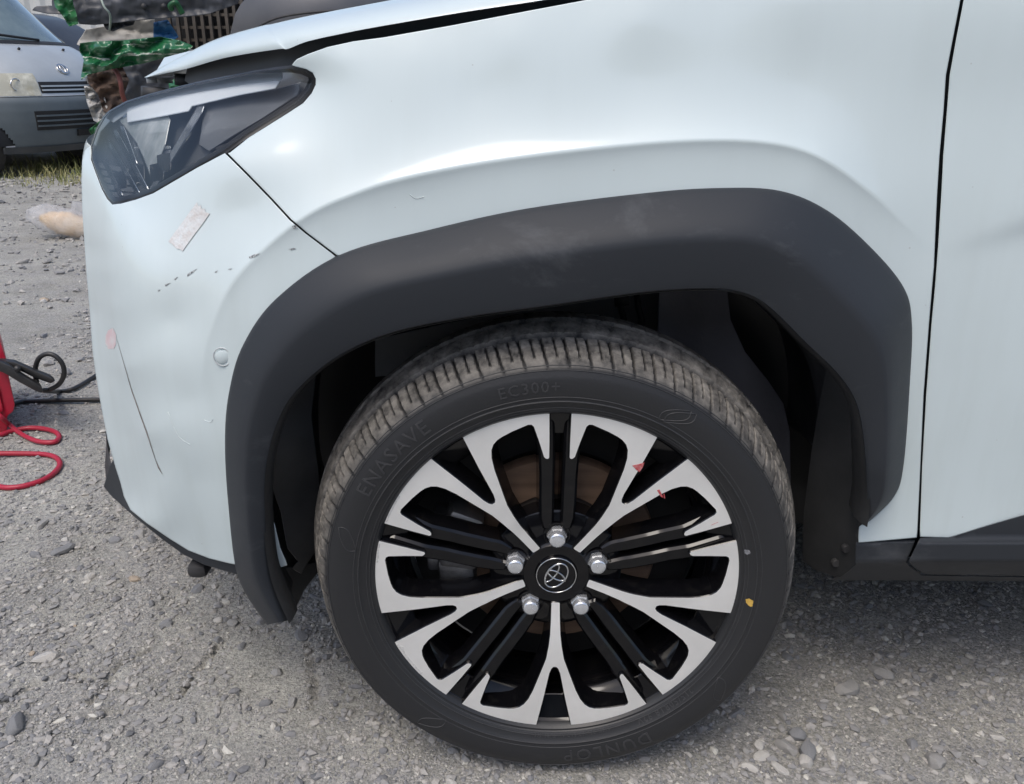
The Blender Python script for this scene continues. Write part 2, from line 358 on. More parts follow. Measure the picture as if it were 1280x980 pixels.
def ground_mat():
    m = bpy.data.materials.new('packed_gravel'); m.use_nodes = True; t = m.node_tree; b = t.nodes['Principled BSDF']
    b.inputs['Roughness'].default_value = .92; b.inputs['Specular IOR Level'].default_value = .15
    tc = t.nodes.new('ShaderNodeTexCoord'); O = tc.outputs['Object']
    def nz(s, d=8, r=.6):
        n = t.nodes.new('ShaderNodeTexNoise'); n.inputs['Scale'].default_value = s; n.inputs['Detail'].default_value = d; n.inputs['Roughness'].default_value = r; t.links.new(O, n.inputs['Vector']); return n.outputs[0]
    def ramp(f, stops):
        r = t.nodes.new('ShaderNodeValToRGB'); e = r.color_ramp.elements
        e[0].position, e[0].color = stops[0][0], (*stops[0][1], 1); e[1].position, e[1].color = stops[1][0], (*stops[1][1], 1)
        for p, c in stops[2:]: q = e.new(p); q.color = (*c, 1)
        t.links.new(f, r.inputs[0]); return r.outputs[0]
    base = ramp(nz(1.9, 14, .74), [(.30, (.225, .222, .203)), (.68, (.51, .503, .455)), (.5, (.372, .366, .333))])
    fine = ramp(nz(140, 6, .75), [(.34, (.34, .35, .36)), (.58, (1.14, 1.13, 1.12))])
    mul = t.nodes.new('ShaderNodeMix'); mul.data_type = 'RGBA'; mul.blend_type = 'MULTIPLY'; mul.inputs['Factor'].default_value = .85
    t.links.new(base, mul.inputs['A']); t.links.new(fine, mul.inputs['B'])
    vo = t.nodes.new('ShaderNodeTexVoronoi'); vo.inputs['Scale'].default_value = 260; t.links.new(O, vo.inputs['Vector'])
    hs = ramp(vo.outputs['Color'], [(.2, (.17, .175, .185)), (.8, (.50, .48, .45)), (.5, (.32, .315, .305))])
    mx = t.nodes.new('ShaderNodeMix'); mx.data_type = 'RGBA'; mxf = t.nodes.new('ShaderNodeMath'); mxf.operation = 'MULTIPLY'; mxf.inputs[1].default_value = .55
    th = ramp(nz(11, 6, .6), [(.42, (0, 0, 0)), (.62, (1, 1, 1))]); t.links.new(th, mxf.inputs[0]); t.links.new(mxf.outputs[0], mx.inputs['Factor'])
    t.links.new(mul.outputs['Result'], mx.inputs['A']); t.links.new(hs, mx.inputs['B']); t.links.new(mx.outputs['Result'], b.inputs['Base Color'])
    bp = t.nodes.new('ShaderNodeBump'); bp.inputs['Strength'].default_value = .9; bp.inputs['Distance'].default_value = .006
    bp2 = t.nodes.new('ShaderNodeBump'); bp2.inputs['Strength'].default_value = .3; bp2.inputs['Distance'].default_value = .003; bp2.invert = True
    t.links.new(nz(120, 8, .7), bp.inputs['Height']); t.links.new(vo.outputs['Distance'], bp2.inputs['Height']); t.links.new(bp.outputs[0], bp2.inputs['Normal']); t.links.new(bp2.outputs[0], b.inputs['Normal'])
    return m
link('ground', gme, ground_mat(), kind='structure')
def gh(x, y):
    i = np.clip(np.searchsorted(gx, x)-1, 0, nx-2); j = np.clip(np.searchsorted(gy, y)-1, 0, ny-2)
    return GZ[j, i]

# ------------------------------------------------------------------ the white car: side surface
CREASE = resample_open(catmull([(248, 560), (250, 500), (256, 445), (268, 400), (292, 352), (330, 311), (385, 268), (440, 243), (500, 224), (600, 204), (720, 188), (850, 176), (950, 177), (1020, 194), (1085, 238), (1130, 280), (1172, 318)], 6), 6.)
ctr = [ # px, py, depth
 (104, 205, .345), (104, 250, .325), (107, 310, .30), (113, 390, .275), (121, 470, .255), (136, 550, .24), (157, 620, .228),
 (132, 262, .212), (126, 300, .208), (130, 335, .188), (142, 384, .160), (160, 459, .133), (184, 541, .116), (118, 335, .235), (128, 400, .215), (142, 470, .195), (160, 545, .185), (200, 610, .125), (184, 655, .165), (213, 672, .145), (245, 690, .118), (290, 703, .082),
 (165, 255, .178), (200, 242, .14), (240, 215, .11), (283, 190, .092), (200, 310, .100), (215, 400, .079), (235, 500, .066), (250, 600, .075), (270, 660, .08),
 (300, 260, .074), (330, 330, .052), (300, 400, .045), (290, 480, .044), (283, 545, .046), (290, 640, .06),
 (115, 190, .35), (130, 150, .335), (187, 119, .27), (247, 104, .21), (320, 90, .15), (365, 83, .122), (392, 100, .108), (200, 170, .20), (280, 150, .135), (142, 250, .205),
 (372, 74, .108), (430, 54, .102), (560, 33, .0955), (740, -2, .093), (900, -28, .091), (1100, -50, .089), (1300, -60, .089),
 (430, 72, .096), (520, 70, .086), (640, 50, .083), (800, 25, .081), (1000, 5, .080), (1190, 0, .080), (1300, 0, .080),
 (340, 190, .08), (450, 150, .079), (600, 120, .077), (800, 95, .076), (1000, 100, .076), (1180, 120, .077), (1300, 120, .077),
 (400, 240, .064), (520, 200, .064), (700, 180, .064), (900, 165, .064), (1080, 220, .066), (1180, 240, .068), (1300, 250, .068),
 (480, 290, .056), (650, 250, .056), (850, 225, .056), (1000, 235, .057), (1160, 330, .062), (1300, 380, .062),
 (1150, 450, .062), (1150, 560, .064), (1120, 660, .066), (1150, 672, .066), (1300, 520, .062), (1300, 640, .066), (600, 400, .05), (900, 400, .05), (700, 500, .05)]
_tp = tps(ctr, reg=.02)
cs = np.concatenate([[0], np.cumsum(np.hypot(*np.diff(CREASE, axis=0).T))])
def crease_term(px, py):
    q = np.stack([px, py], 1); best = np.full(len(q), 1e9); side = np.zeros(len(q)); s = np.zeros(len(q))
    for i in range(len(CREASE)-1):
        a, b = CREASE[i], CREASE[i+1]; ab = b-a; L2 = ab@ab; t = np.clip(((q-a)@ab)/L2, 0, 1); r = q-a-t[:, None]*ab; d = np.hypot(*r.T)
        m = d < best; best[m] = d[m]; cr = ab[0]*(q[:, 1]-a[1])-ab[1]*(q[:, 0]-a[0]); side[m] = np.sign(cr[m]); s[m] = cs[i]+t[m]*math.sqrt(L2)
    S = cs[-1]; amp = np.clip(s/330, 0, 1)*np.clip((S-s)/200, 0, 1); amp = amp*amp*(3-2*amp)
    d = best*side   # >0 below / inside the arch
    above = -.018*np.exp(-np.maximum(-d, 0)/42.)
    below = -.018+.010*(1-np.exp(-np.maximum(d, 0)/26.))
    w_ = .5+.5*np.tanh(d/4.5)
    return amp*(above*(1-w_)+below*w_)
def body(px, py):
    px = np.atleast_1d(np.asarray(px, float)); py = np.atleast_1d(np.asarray(py, float))
    return _tp(px, py)+crease_term(px, py)

car = thing('white_car', 'white compact crossover car with black arch cladding and two-tone alloy wheel', 'car', (0, .9, 0))
CARM = Matrix.Translation((0, -.9, 0))
def cp(o):                                # parent to the car, keep the world place
    o.parent = car; o.matrix_parent_inverse = CARM; return o

OUT = [(334, 781), (298, 721), (285, 629), (281, 545), (287, 485), (304, 430), (345, 373), (425, 318), (540, 286), (660, 260), (810, 240.5), (900, 234.5), (975, 238), (1035, 263), (1090, 310), (1130, 359), (1140, 402), (1138, 470), (1130, 578), (1118, 620), (1084, 654)]
INN = [(363, 775), (340, 717), (331, 643), (333, 579), (349, 522), (375, 483), (425, 443), (490, 415), (580, 396), (680, 382), (800, 365), (875, 360), (920, 363), (958, 380), (1010, 430), (1046, 465), (1068, 497), (1078, 535), (1083, 590), (1084, 630), (1081, 655)]
OUTc = catmull(OUT, 8); INNc = catmull(INN, 8)

# fender, bumper, door
HL_low = [(392, 103), (387, 114), (376, 127), (356, 140), (332, 155), (308, 170), (284, 189)]
fender_poly = [(366, 81), (372, 75), (385, 69), (410, 60), (442, 53), (480, 48), (560, 34), (660, 15), (740, 0), (830, -18), (1000, -46), (1212, -60), (1207, -30), (1199, 0), (1189, 52), (1181, 94), (1178, 139), (1173, 194), (1170, 243), (1166, 333), (1160, 402), (1153, 495), (1149, 584), (1145, 671), (1074, 677), (1075, 659)]
io = [i for i, p in enumerate(OUTc)]
arc_f = [tuple(p) for p in OUTc[::-1] if p[0] >= 424 and p[1] < 656]
fender_poly += [(1079, 656)]+[(p[0], p[1]+1) for p in arc_f if p[1] < 652]+[(422, 318), (385, 290), (365, 273), (341, 247), (312, 217), (286, 191)]
fender_poly += [(p[0]+4, p[1]+3) for p in HL_low[::-1]]+[(396, 98), (392, 90), (383, 85)]
fender = cp(panel('front_fender', fender_poly, body, PAINT, step=5, line=CREASE))
SIL = [(113, 183), (107, 189), (104, 201), (103, 225), (104, 260), (106.5, 300), (110, 350), (113.5, 390), (117, 440), (121.5, 472), (128, 510), (136, 550), (145, 582), (152, 604), (156, 620)]
bump_poly = SIL + [(164, 636.5), (184, 653), (213, 672.6), (236, 687), (262, 697), (293, 704.5)]
arc_b = [tuple(p) for p in OUTc if p[1] < 705 and p[0] < 420]
bump_poly += [(p[0]+1, p[1]) for p in arc_b]+[(418, 321), (381, 293), (361, 276), (337, 250), (308, 220), (281, 193), (247, 211), (216, 229), (192, 243), (170, 251), (151, 256), (140, 257), (133, 250), (126, 237), (118.5, 217), (112.5, 200)]
bumper = cp(panel('front_bumper', bump_poly, body, PAINT, step=6, line=CREASE))
# the bumper goes on round the nose of the car
def wrap(name, line, m, x1=-.83, ymid=.90, parent=None, Yf=body, lower=0.):
    P0 = at([p[0] for p in line], [p[1] for p in line], Yf([p[0] for p in line], [p[1] for p in line])+.001)
    P0 = P0+np.array([.0015, 0, 0]); cols = [P0]
    for t in np.linspace(0, 1, 9)[1:]:
        c = P0.copy(); c[:, 1] = P0[:, 1]+(ymid-P0[:, 1])*t; c[:, 0] = P0[:, 0]+(x1-P0[:, 0])*(1-(1-t)**2); c[:, 2] += lower*t; cols.append(c)
    for c in cols[-2::-1]:
        d = c.copy(); d[:, 1] = 2*ymid-c[:, 1]; cols.append(d)
    n = len(line); vv = np.concatenate(cols); ff = []
    for i in range(len(cols)-1):
        for k in range(n-1): ff.append((i*n+k, i*n+k+1, (i+1)*n+k+1, (i+1)*n+k))
    return link(name, mesh(vv, ff), m, parent)
cp(wrap('bumper_front', SIL+[(164, 636.5)], PAINT))
door_poly = [(1210, -60), (1206, 0), (1196, 52), (1188.5, 94), (1185, 139), (1180.5, 194), (1178, 243), (1174, 308), (1170, 360), (1166, 402), (1159, 495), (1154, 584), (1151, 670), (1186, 671), (1196, 668), (1238, 655), (1280, 643), (1340, 628), (1500, 600), (1700, 580), (1700, -60)]
def door_y(px, py):
    px = np.asarray(px, float); py = np.asarray(py, float)
    base = body(np.minimum(px, 1300), py)
    d = py-(318-(px-1172)*.30)          # soft swage running back over the door
    return base+.006*np.tanh(d/14.)*np.clip((px-1172)/120, 0, 1)*.6
door = cp(panel('front_door', door_poly, door_y, PAINT, step=8))
# dark structure behind the shut lines
def inner(px, py): return body(px, py)+.030
def inner_d(px, py): return door_y(px, py)+.030
cp(panel('inner_panel', [(1140, -40), (1240, -40), (1225, 100), (1210, 300), (1195, 500), (1180, 660), (1120, 660), (1128, 590), (1144, 470), (1150, 300), (1150, 100)], inner, DARK, step=14))
cp(panel('seam_backing', [(270, 185), (300, 175), (440, 310), (425, 335), (400, 330)], inner, DARK, step=10))
# sill cladding
def sill_y(px, py):
    px = np.asarray(px, float); py = np.asarray(py, float)
    return .066+.0*px+np.where(py < 702, -.010*np.clip((py-672)/6, 0, 1), -.010+(py-702)*.0022)
def sill_f(px, py): return sill_y(px, py)+.012
cp(panel('sill_cover', [(1071, 678.5), (1143, 675.5), (1137, 690), (1131, 703), (1137, 709), (1152, 719.5), (1300, 722), (1500, 722), (1500, 726), (1040, 724), (1062, 712), (1070, 706)], sill_f, PLASTIC, step=5, hem=.05))
cp(panel('door_cladding', [(1151, 673.5), (1186, 673), (1196, 670.5), (1238, 657.5), (1280, 645.5), (1340, 630), (1500, 603), (1700, 583), (1700, 720), (1500, 719), (1300, 719), (1157, 716.5), (1144, 708), (1137, 702), (1144, 688)], sill_y, PLASTIC, step=6, hem=.02))

# wheel-arch flare
def flare():
    n = len(OUTc); prof = [(-.015, 'b', .016), (0, 'b', .001), (.02, 'b', -.005), (.06, 'm', .12), (.14, 'm', .32), (.25, 'm', .58), (.36, 'm', .80), (.46, 'm', .95), (.52, 'm', 1.0), (.56, 'i', .0), (.66, 'i', .15), (.78, 'i', .4), (.9, 'i', .72), (.965, 'i', .93), (1.0, 'i', 1.1), (1.012, 'r', .006), (1.012, 'r', .03)]
    Yo = body(OUTc[:, 0], OUTc[:, 1]); k = np.arange(n)/(n-1)*(len(OUT)-1)
    peak = np.interp(k, [0, 1, 3, 5, 7, 9, 12, 14, 16, 18, 20], [.022, .014, .008, .004, .002, .002, .002, .002, .002, .006, .03])
    inn = np.interp(k, [0, 2, 5, 7, 9, 12, 14, 16, 18, 20], [.035, .022, .014, .010, .010, .011, .012, .014, .018, .034])
    Yo = Yo*np.clip(k/1.5, 0, 1)+.055*(1-np.clip(k/1.5, 0, 1))
    rows = []
    for (t, kind, v) in prof:
        px = OUTc[:, 0]+(INNc[:, 0]-OUTc[:, 0])*t; py = OUTc[:, 1]+(INNc[:, 1]-OUTc[:, 1])*t
        if kind == 'b': Y = Yo+v
        elif kind == 'm': Y = (Yo-.005)*(1-v)+peak*v
        elif kind == 'i': Y = peak*(1-v)+inn*v
        else: Y = inn+v
        rows.append(at(px, py, Y))
    K = len(prof); vv = np.stack(rows, 1).reshape(-1, 3); ff = []
    for i in range(n-1):
        for q in range(K-1): a = i*K+q; ff.append((a, a+1, a+K+1, a+K))
    ff.append(tuple(range(K))); ff.append(tuple(reversed(range((n-1)*K, n*K))))
    return mesh(vv, ff, True, 40)
cp(link('wheel_arch_flare', flare(), PLASTIC))
# arch liner swept inward from the flare's inner edge
def liner(name, s0, s1, depths, m, wav=0.):
    I = INNc[s0:s1]; n = len(I); rows = []
    base = at(I[:, 0], I[:, 1], np.full(n, .03)); cx, cz = .0, .40
    for (Y, k) in depths:
        q = base.copy(); q[:, 0] = cx+(q[:, 0]-cx)*k; q[:, 2] = cz+(q[:, 2]-cz)*k; q[:, 1] = Y
        if wav:
            for i in range(n):
                wv_ = wav*min(1, max(0, (Y-.04)/.08)); q[i, 0] += wv_*noise.noise((q[i, 0]*9, Y*14, q[i, 2]*5)); q[i, 2] += wv_*noise.noise((q[i, 0]*9, Y*14+7, q[i, 2]*5))
        rows.append(q)
    K = len(depths); vv = np.stack(rows, 1).reshape(-1, 3); ff = []
    for i in range(n-1):
        for q in range(K-1): a = i*K+q; ff.append((a, a+1, a+K+1, a+K))
    return cp(link(name, mesh(vv, ff), m))
liner('wheel_arch_liner', 0, len(INNc), [(.022, 1.0), (.03, .99), (.05, .985), (.08, 1.01), (.1, 1.03), (.13, 1.04), (.16, 1.0), (.19, .985), (.24, 1.02), (.30, 1.03), (.36, 1.0)], LINER, .012)
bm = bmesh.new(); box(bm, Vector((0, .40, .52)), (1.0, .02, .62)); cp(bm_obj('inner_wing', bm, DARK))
# felt panel and strut seen behind the tyre
def felt_y(px, py): return .26+.0004*(np.asarray(px)-900)+.012*np.sin(np.asarray(px)/17.)-.0001*(np.asarray(py)-500)
cp(panel('inner_felt', [(826, 340), (905, 340), (912, 400), (930, 440), (958, 475), (978, 505), (986, 540), (988, 640), (960, 720), (850, 700), (820, 500)], felt_y, LINER2, step=8, hem=.03))
cp(panel('spring_seat', [(470, 425), (560, 405), (740, 372), (820, 350), (890, 350), (890, 420), (470, 470)], lambda a, b: .33+0*np.asarray(a), mat('seat_grey', (.42, .425, .43), .6, col2=(.50, .50, .505)), step=16, hem=.01))
for hx in (776, 798): cp(tubeo('brake_hose', [V(hx-2, 365, .24), V(hx, 385, .235), V(hx+4, 400, .235), V(hx+3, 425, .25)], .0045, RUBBER))
cp(link('hose_clip', mesh(*tube([V(768, 374, .232), V(786, 372, .232)], .011, 8)), RUBBER))
# rear liner flap in front of the sill, with push clips
def flap_y(px, py): return .075+.0011*np.maximum(0, 1075-np.asarray(px))
cp(panel('liner_flap', [(1064, 497), (1074, 528), (1080, 560), (1082, 600), (1082, 648), (1077, 660), (1075, 690), (1070, 706), (1050, 721), (1020, 712), (1004, 700), (1006, 640), (1016, 560), (1026, 500), (1034, 462), (1050, 478)], flap_y, LINER, step=7, hem=.006))
for (a, b) in ((1074, 610), (1058, 686), (1045, 704)):
    v, f = lathe([(0, -.002), (.005, -.002), (.0062, .0), (.0066, .004)], 16, center=tuple(V(a, b, float(flap_y(a, b))-.002))); cp(link('push_clip', mesh(v, f, True, 40), RUBBER))
# front liner flap with a torn edge, lower bracket
cp(panel('torn_liner', [(338, 600), (352, 640), (360, 685), (374, 702), (366, 710), (376, 716), (392, 690), (398, 600), (388, 520), (396, 450), (380, 478), (352, 530)], lambda a, b: .075+.0009*(np.asarray(a)-340)+.006*np.sin(np.asarray(b)/19.), LINER, step=7, hem=.004))
cp(panel('bumper_inner_edge', [(335, 640), (342, 655), (349, 685), (358, 706), (342, 710), (335, 690)], lambda a, b: .07+0*np.asarray(a), PAINT, step=6, hem=.004))
cp(panel('lower_bracket', [(341, 711), (372, 709), (398, 702), (399, 712), (380, 735), (364, 770), (352, 742)], lambda a, b: .10+.001*(np.asarray(a)-340), LINER, step=7, hem=.02))

# front lip and tow eye
lip_low = [(131, 608), (141, 620), (170, 646), (203, 672.6), (230, 692), (256, 705), (297, 717)]
def lip_y(px, py): return body(px, py)+.008
cp(panel('bumper_lip', [(146, 569), (138, 584)]+lip_low+[(293, 703), (262, 695), (236, 685), (213, 670.6), (184, 649), (168, 634), (159, 614), (153, 592), (149, 572)], lip_y, PLASTIC, step=5, hem=.05))
cp(wrap('lip_front', [(139, 584), (132, 608), (142, 619)], PLASTIC, x1=-.86, Yf=lip_y))
bm = bmesh.new(); box(bm, V(252, 705, .16), (.03, .05, .022), bev=.009); cp(bm_obj('tow_bracket', bm, RUBBER))
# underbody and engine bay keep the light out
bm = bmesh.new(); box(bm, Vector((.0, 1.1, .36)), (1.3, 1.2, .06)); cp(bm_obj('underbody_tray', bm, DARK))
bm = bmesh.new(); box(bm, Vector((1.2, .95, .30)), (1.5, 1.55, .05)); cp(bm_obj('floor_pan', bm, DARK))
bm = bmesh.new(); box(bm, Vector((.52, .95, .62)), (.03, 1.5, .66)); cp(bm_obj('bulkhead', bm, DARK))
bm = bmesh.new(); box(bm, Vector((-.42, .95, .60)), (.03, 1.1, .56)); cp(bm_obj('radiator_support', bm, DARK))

# bonnet
H_lo = np.array([(184, 97, .44), (210, 91, .385), (235, 85.5, .345), (285, 71.5, .27), (347, 61.5, .205), (360, 61, .195), (385, 51.5, .18), (435, 40.5, .165), (480, 32, .157), (580, 15, .15), (685, -1, .146), (760, -16, .145), (1000, -56, .14), (1220, -66, .14)], float)
H_up = np.array([(184, 96, .50), (208, 81, .48), (232, 68, .455), (272, 48.5, .415), (325, 33, .36), (340, 30, .35), (370, 23.5, .338), (420, 13.5, .325), (480, 2.5, .315), (580, -16, .305), (660, -30, .30), (740, -42, .30), (960, -70, .30), (1180, -78, .30)], float)
def bonnet():
    a = catmull(H_lo, 6); b = catmull(H_up, 6); n = len(a); rows = []
    def P(q): return at(q[:, 0], q[:, 1], q[:, 2])
    A, B = P(a), P(b)
    und = A.copy(); und[:, 1] += .028; und[:, 2] += .004; und2 = und.copy(); und2[:, 1] += .05; und2[:, 2] += .025; rows += [und2, und]
    e = A.copy(); e[:, 1] += .001; rows += [A]
    for t in np.linspace(0, 1, 12)[1:]:
        q = A+(B-A)*t; bul = math.sin(math.pi*t)*.5
        q[:, 1] = A[:, 1]+(B[:, 1]-A[:, 1])*(t**1.6); q[:, 2] = A[:, 2]+(B[:, 2]-A[:, 2])*(1-(1-t)**1.5)
        rows.append(q)
    slope = (B[:, 2]-CAM[2])/(B[:, 1]-CAM[1])
    for t in (.35, .7, 1.0):
        q = B.copy(); q[:, 1] = B[:, 1]+(.9-B[:, 1])*t; q[:, 2] = B[:, 2]+(.9-B[:, 1])*t*np.minimum(slope, .02)*.5; q[:, 0] = B[:, 0]-.10*t*np.clip((.0-B[:, 0])/.6, 0, 1); rows.append(q)
    m_ = [r.copy() for r in rows[2:-1]][::-1]
    for r in m_: r[:, 1] = 1.8-r[:, 1]; rows.append(r)
    K = len(rows); vv = np.stack(rows, 1).reshape(-1, 3); ff = []
    for i in range(n-1):
        for q in range(K-1): s = i*K+q; ff.append((s, s+1, s+K+1, s+K))
    return mesh(vv, ff, True, 50)
cp(link('bonnet', bonnet(), PAINT))
def bay_y(px, py): return np.interp(np.asarray(px, float), [185, 250, 350, 400, 500, 740, 1220], [.47, .35, .235, .205, .185, .178, .17])
cp(panel('bay_seal', [(232, 100), (236, 82), (300, 62), (350, 54), (400, 40), (500, 20), (640, -6), (740, -24), (1000, -70), (1000, -30), (740, 12), (560, 44), (440, 64), (392, 84), (350, 92), (247, 112)], bay_y, GAP, step=9, hem=.05))
for a in (193, 205): cp(link('bonnet_buffer', mesh(*tube([V(a, 97, .46), V(a+1, 104, .46)], .012, 10)), mat('clear_rubber', (.5, .5, .48), .4, col2=(.4, .4, .4))))
for a, b in ((238, 100), (196, 116)): cp(link('bonnet_latch', mesh(*tube([V(a, b-6, .42), V(a, b+8, .42)], .022, 10)), RUBBER))

# headlight
HL = [(114, 184), (121.5, 162), (130, 147), (136, 140.5), (158, 128), (187, 119), (216, 111.5), (247, 104), (284, 96.5), (320, 90), (347, 87), (364, 86), (379, 88), (388, 93), (391, 100), (386, 112), (374, 126), (354, 139), (330, 154), (306, 169), (280, 188), (247, 207), (216, 225), (192, 239), (170, 247), (151, 251.5), (142, 252), (136, 247), (129, 235), (121.5, 216), (115.5, 199)]
hl = cp(thing('headlight', None, None)); hl.pop('label', None)
def hl_part(o): o.parent = hl; o.matrix_parent_inverse = CARM; return o
hl.matrix_parent_inverse = Matrix(); hl.location = (0, 0, 0)
def lens_y(px, py): return body(px, py)+.004
hl_part(panel('lens', HL, lens_y, LENS, step=6, hem=.012, lip=.6))
hc = np.array(HL); 
def grow(poly, d):
    p = np.asarray(poly, float); t = np.roll(p, -1, 0)-np.roll(p, 1, 0); t /= np.hypot(*t.T)[:, None]; return p+np.stack([t[:, 1], -t[:, 0]], 1)*d
# seal frame round the lens
def seal_w(d):
    p = np.asarray(HL, float); k_ = np.clip((p[:, 0]+p[:, 1]*1.6-420)/60, .45, 1.5)[:, None]; return p+(grow(HL, d)-p)*k_
so, si = seal_w(3.2), seal_w(-3.4)
ar = .5*np.sum(hc[:, 0]*np.roll(hc[:, 1], -1)-np.roll(hc[:, 0], -1)*hc[:, 1])
if ar < 0: so, si = seal_w(-3.2), seal_w(3.4)
n = len(so); vv = np.concatenate([at(so[:, 0], so[:, 1], body(so[:, 0], so[:, 1])+.02), at(so[:, 0], so[:, 1], body(so[:, 0], so[:, 1])+.008), at(hc[:, 0], hc[:, 1], body(hc[:, 0], hc[:, 1])+.006), at(si[:, 0], si[:, 1], body(si[:, 0], si[:, 1])+.010), at(si[:, 0], si[:, 1], body(si[:, 0], si[:, 1])+.04)])
ff = [(q*n+i, q*n+(i+1) % n, (q+1)*n+(i+1) % n, (q+1)*n+i) for q in range(4) for i in range(n)]
hl_part(link('seal', mesh(vv, ff, True, 50), mat('seal_black', (.015, .015, .016), .35, col2=(.025, .025, .025))))
HSMK = mat('lamp_smoke', (.07, .074, .08), .25, col2=(.10, .104, .11), nscale=7, coat=.4)
HSIL = mat('lamp_silver', (.30, .315, .34), .22, metal=.7, col2=(.22, .23, .25), nscale=10)
HLITE = mat('lamp_lightguide', (.86, .90, .93), .3, col2=(.78, .82, .86), nscale=12)
def hy(d): return lambda a, b: body(a, b)+d
hl_part(panel('housing', grow(HL, .5 if ar > 0 else -.5), hy(.075), HSMK, step=9, hem=.01))
hl_part(panel('light_guide', [(160, 136), (212, 121), (236, 119), (300, 108), (350, 101), (344, 110), (300, 118), (240, 132), (236, 138), (200, 145), (160, 152)], hy(.028), HLITE, step=6, hem=.02))
HTOP = mat('lamp_top', (.66, .70, .73), .35, metal=.1, col2=(.56, .60, .63), nscale=8)
hl_part(panel('upper_reflector', [(134, 147), (140, 141), (158, 131), (187, 122), (247, 107), (320, 93), (352, 90), (352, 98), (300, 106), (240, 118), (212, 123), (160, 139), (142, 152)], hy(.03), HTOP, step=6, hem=.02))
hl_part(panel('front_reflector', [(118, 190), (126, 165), (140, 150), (152, 146), (165, 170), (178, 205), (180, 240), (150, 249), (140, 248), (128, 232), (120, 210)], hy(.045), mat('lamp_cavity', (.018, .019, .022), .18, col2=(.05, .052, .056), nscale=25), step=6, hem=.02))
for (a, b, w_) in ((160, 196, 24), (158, 216, 26), (200, 196, 26)):
    hl_part(panel('lamp_module', [(a-w_*.5, b-8), (a+w_*.5, b-11), (a+w_*.55, b+5), (a-w_*.4, b+8)], hy(.05), mat('projector_glass', (.05, .055, .065), .08, col2=(.10, .10, .11), coat=1.), step=4, hem=.02))
    hl_part(panel('module_bezel', [(a-w_*.5, b-9.5), (a+w_*.5, b-12.5), (a+w_*.5, b-11), (a-w_*.5, b-8)], hy(.045), CHROME, step=4, hem=.02))
hl_part(panel('divider', [(186, 240), (192, 237), (252, 140), (256, 128), (250, 129), (244, 140)], hy(.035), HSIL, step=6, hem=.03))
hl_part(panel('side_bezel', [(258, 130), (345, 113), (375, 104), (372, 118), (330, 146), (290, 170), (262, 188), (250, 180)], hy(.05), mat('lamp_dark', (.13, .137, .147), .3, col2=(.17, .177, .187), nscale=9, coat=.3), step=7, hem=.02))
for i in range(5): hl_part(panel('rib', [(124+i*3, 205+i*9), (160+i*4, 212+i*8), (160+i*4, 215+i*8), (125+i*3, 209+i*9)], hy(.036), HSMK, step=6, hem=.01))

hl_part(panel('diffuser', [(150, 150), (172, 143), (206, 139), (212, 150), (206, 180), (196, 205), (190, 222), (182, 200), (172, 178), (160, 162)], hy(.040), mat('lamp_diffuser', (.20, .23, .225), .2, col2=(.46, .48, .48), nscale=30, coat=1., stretch=(1, 1, .25)), step=5, hem=.02))
for (a, b, c, d) in ((132, 176, 172, 244), (141, 163, 182, 238), (150, 158, 168, 206), (128, 200, 150, 246)):
    hl_part(panel('chrome_strip', [(a, b), (a+3.5, b-1), (c+2.5, d-2), (c, d)], hy(.030), CHROME, step=5, hem=.015))
for (a, b) in ((150, 226), (172, 218), (196, 216), (205, 204)):
    hl_part(panel('dark_pocket', [(a-8, b-9), (a+7, b-12), (a+8, b+8), (a-6, b+11)], hy(.034), BLACKGLOSS, step=5, hem=.02))

# parking sensor, tape, scrapes on the bumper (sub-parts of the bumper)
def bp_(o): o.parent = bumper; o.matrix_parent_inverse = Matrix(); return o
sp_ = V(278, 446, float(body(278, 446)[0])-.001)
bp_(tubeo('sensor_ring', [sp_+Vector((.0103*math.cos(a), -.0004, .0112*math.sin(a))) for a in np.arange(40)/40*2*math.pi], .0008, mat('sensor_white', (.46, .50, .51), .4, col2=(.55, .58, .58)), ns=6, closed=True))
v, f = lathe([(0, -.0012), (.0070, -.0012), (.0082, -.0004), (.0084, .004)], 32, center=tuple(sp_)); bp_(link('sensor_disc', mesh(v, f, True, 40), PAINT))
bp_(panel('tape_strip', [(210.5, 302), (213, 298), (222, 286), (230, 275), (238, 264), (246, 253), (248, 257.5), (250.5, 256), (252, 261), (255.5, 260.5), (257, 265), (262, 267), (253, 280), (243, 293), (235, 304), (228, 314), (225, 311.5), (221, 311), (217, 307)], hy(-.0012), TAPE, step=5, hem=.001, lip=.1))
SCR = mat('scrape_dark', (.14, .145, .15), .7, col2=(.58, .63, .63), nscale=500, contrast=(.45, .6))
PINK = mat('pink_reflection', (.70, .50, .52), .3, col2=(.70, .66, .66), nscale=60)
for poly in ([(311, 321), (318, 318), (324, 317), (318, 321.5), (312, 323)], [(365, 283), (369, 281.5), (372, 285), (367, 286)], [(361, 311.5), (367, 310), (370, 311), (364, 312.5)], [(234, 343), (240, 339), (246, 336), (240, 341.5), (234, 345.5)], [(206, 356), (213, 353.5), (207, 358)], [(197, 363), (200, 362), (198, 364.5)], [(217, 349), (222, 346), (219, 350)], [(285, 336.5), (290, 335.5), (287, 337.5)], [(268, 340), (272, 338), (270, 341)]):
    bp_(panel('scrape', poly, hy(-.0006), SCR, step=3, hem=.0004, lip=.1))
bp_(panel('reflection_patch', [(132, 420), (135, 413), (141, 410), (145, 418), (145, 430), (142, 436), (135, 436), (132, 430)], hy(-.0012), PINK, step=4, hem=.001, lip=.1))  # pink reflection painted on the bumper corner as a flat coloured patch
FAINT = mat('faint_scratch', (.52, .56, .56), .6, col2=(.64, .72, .72), nscale=200)
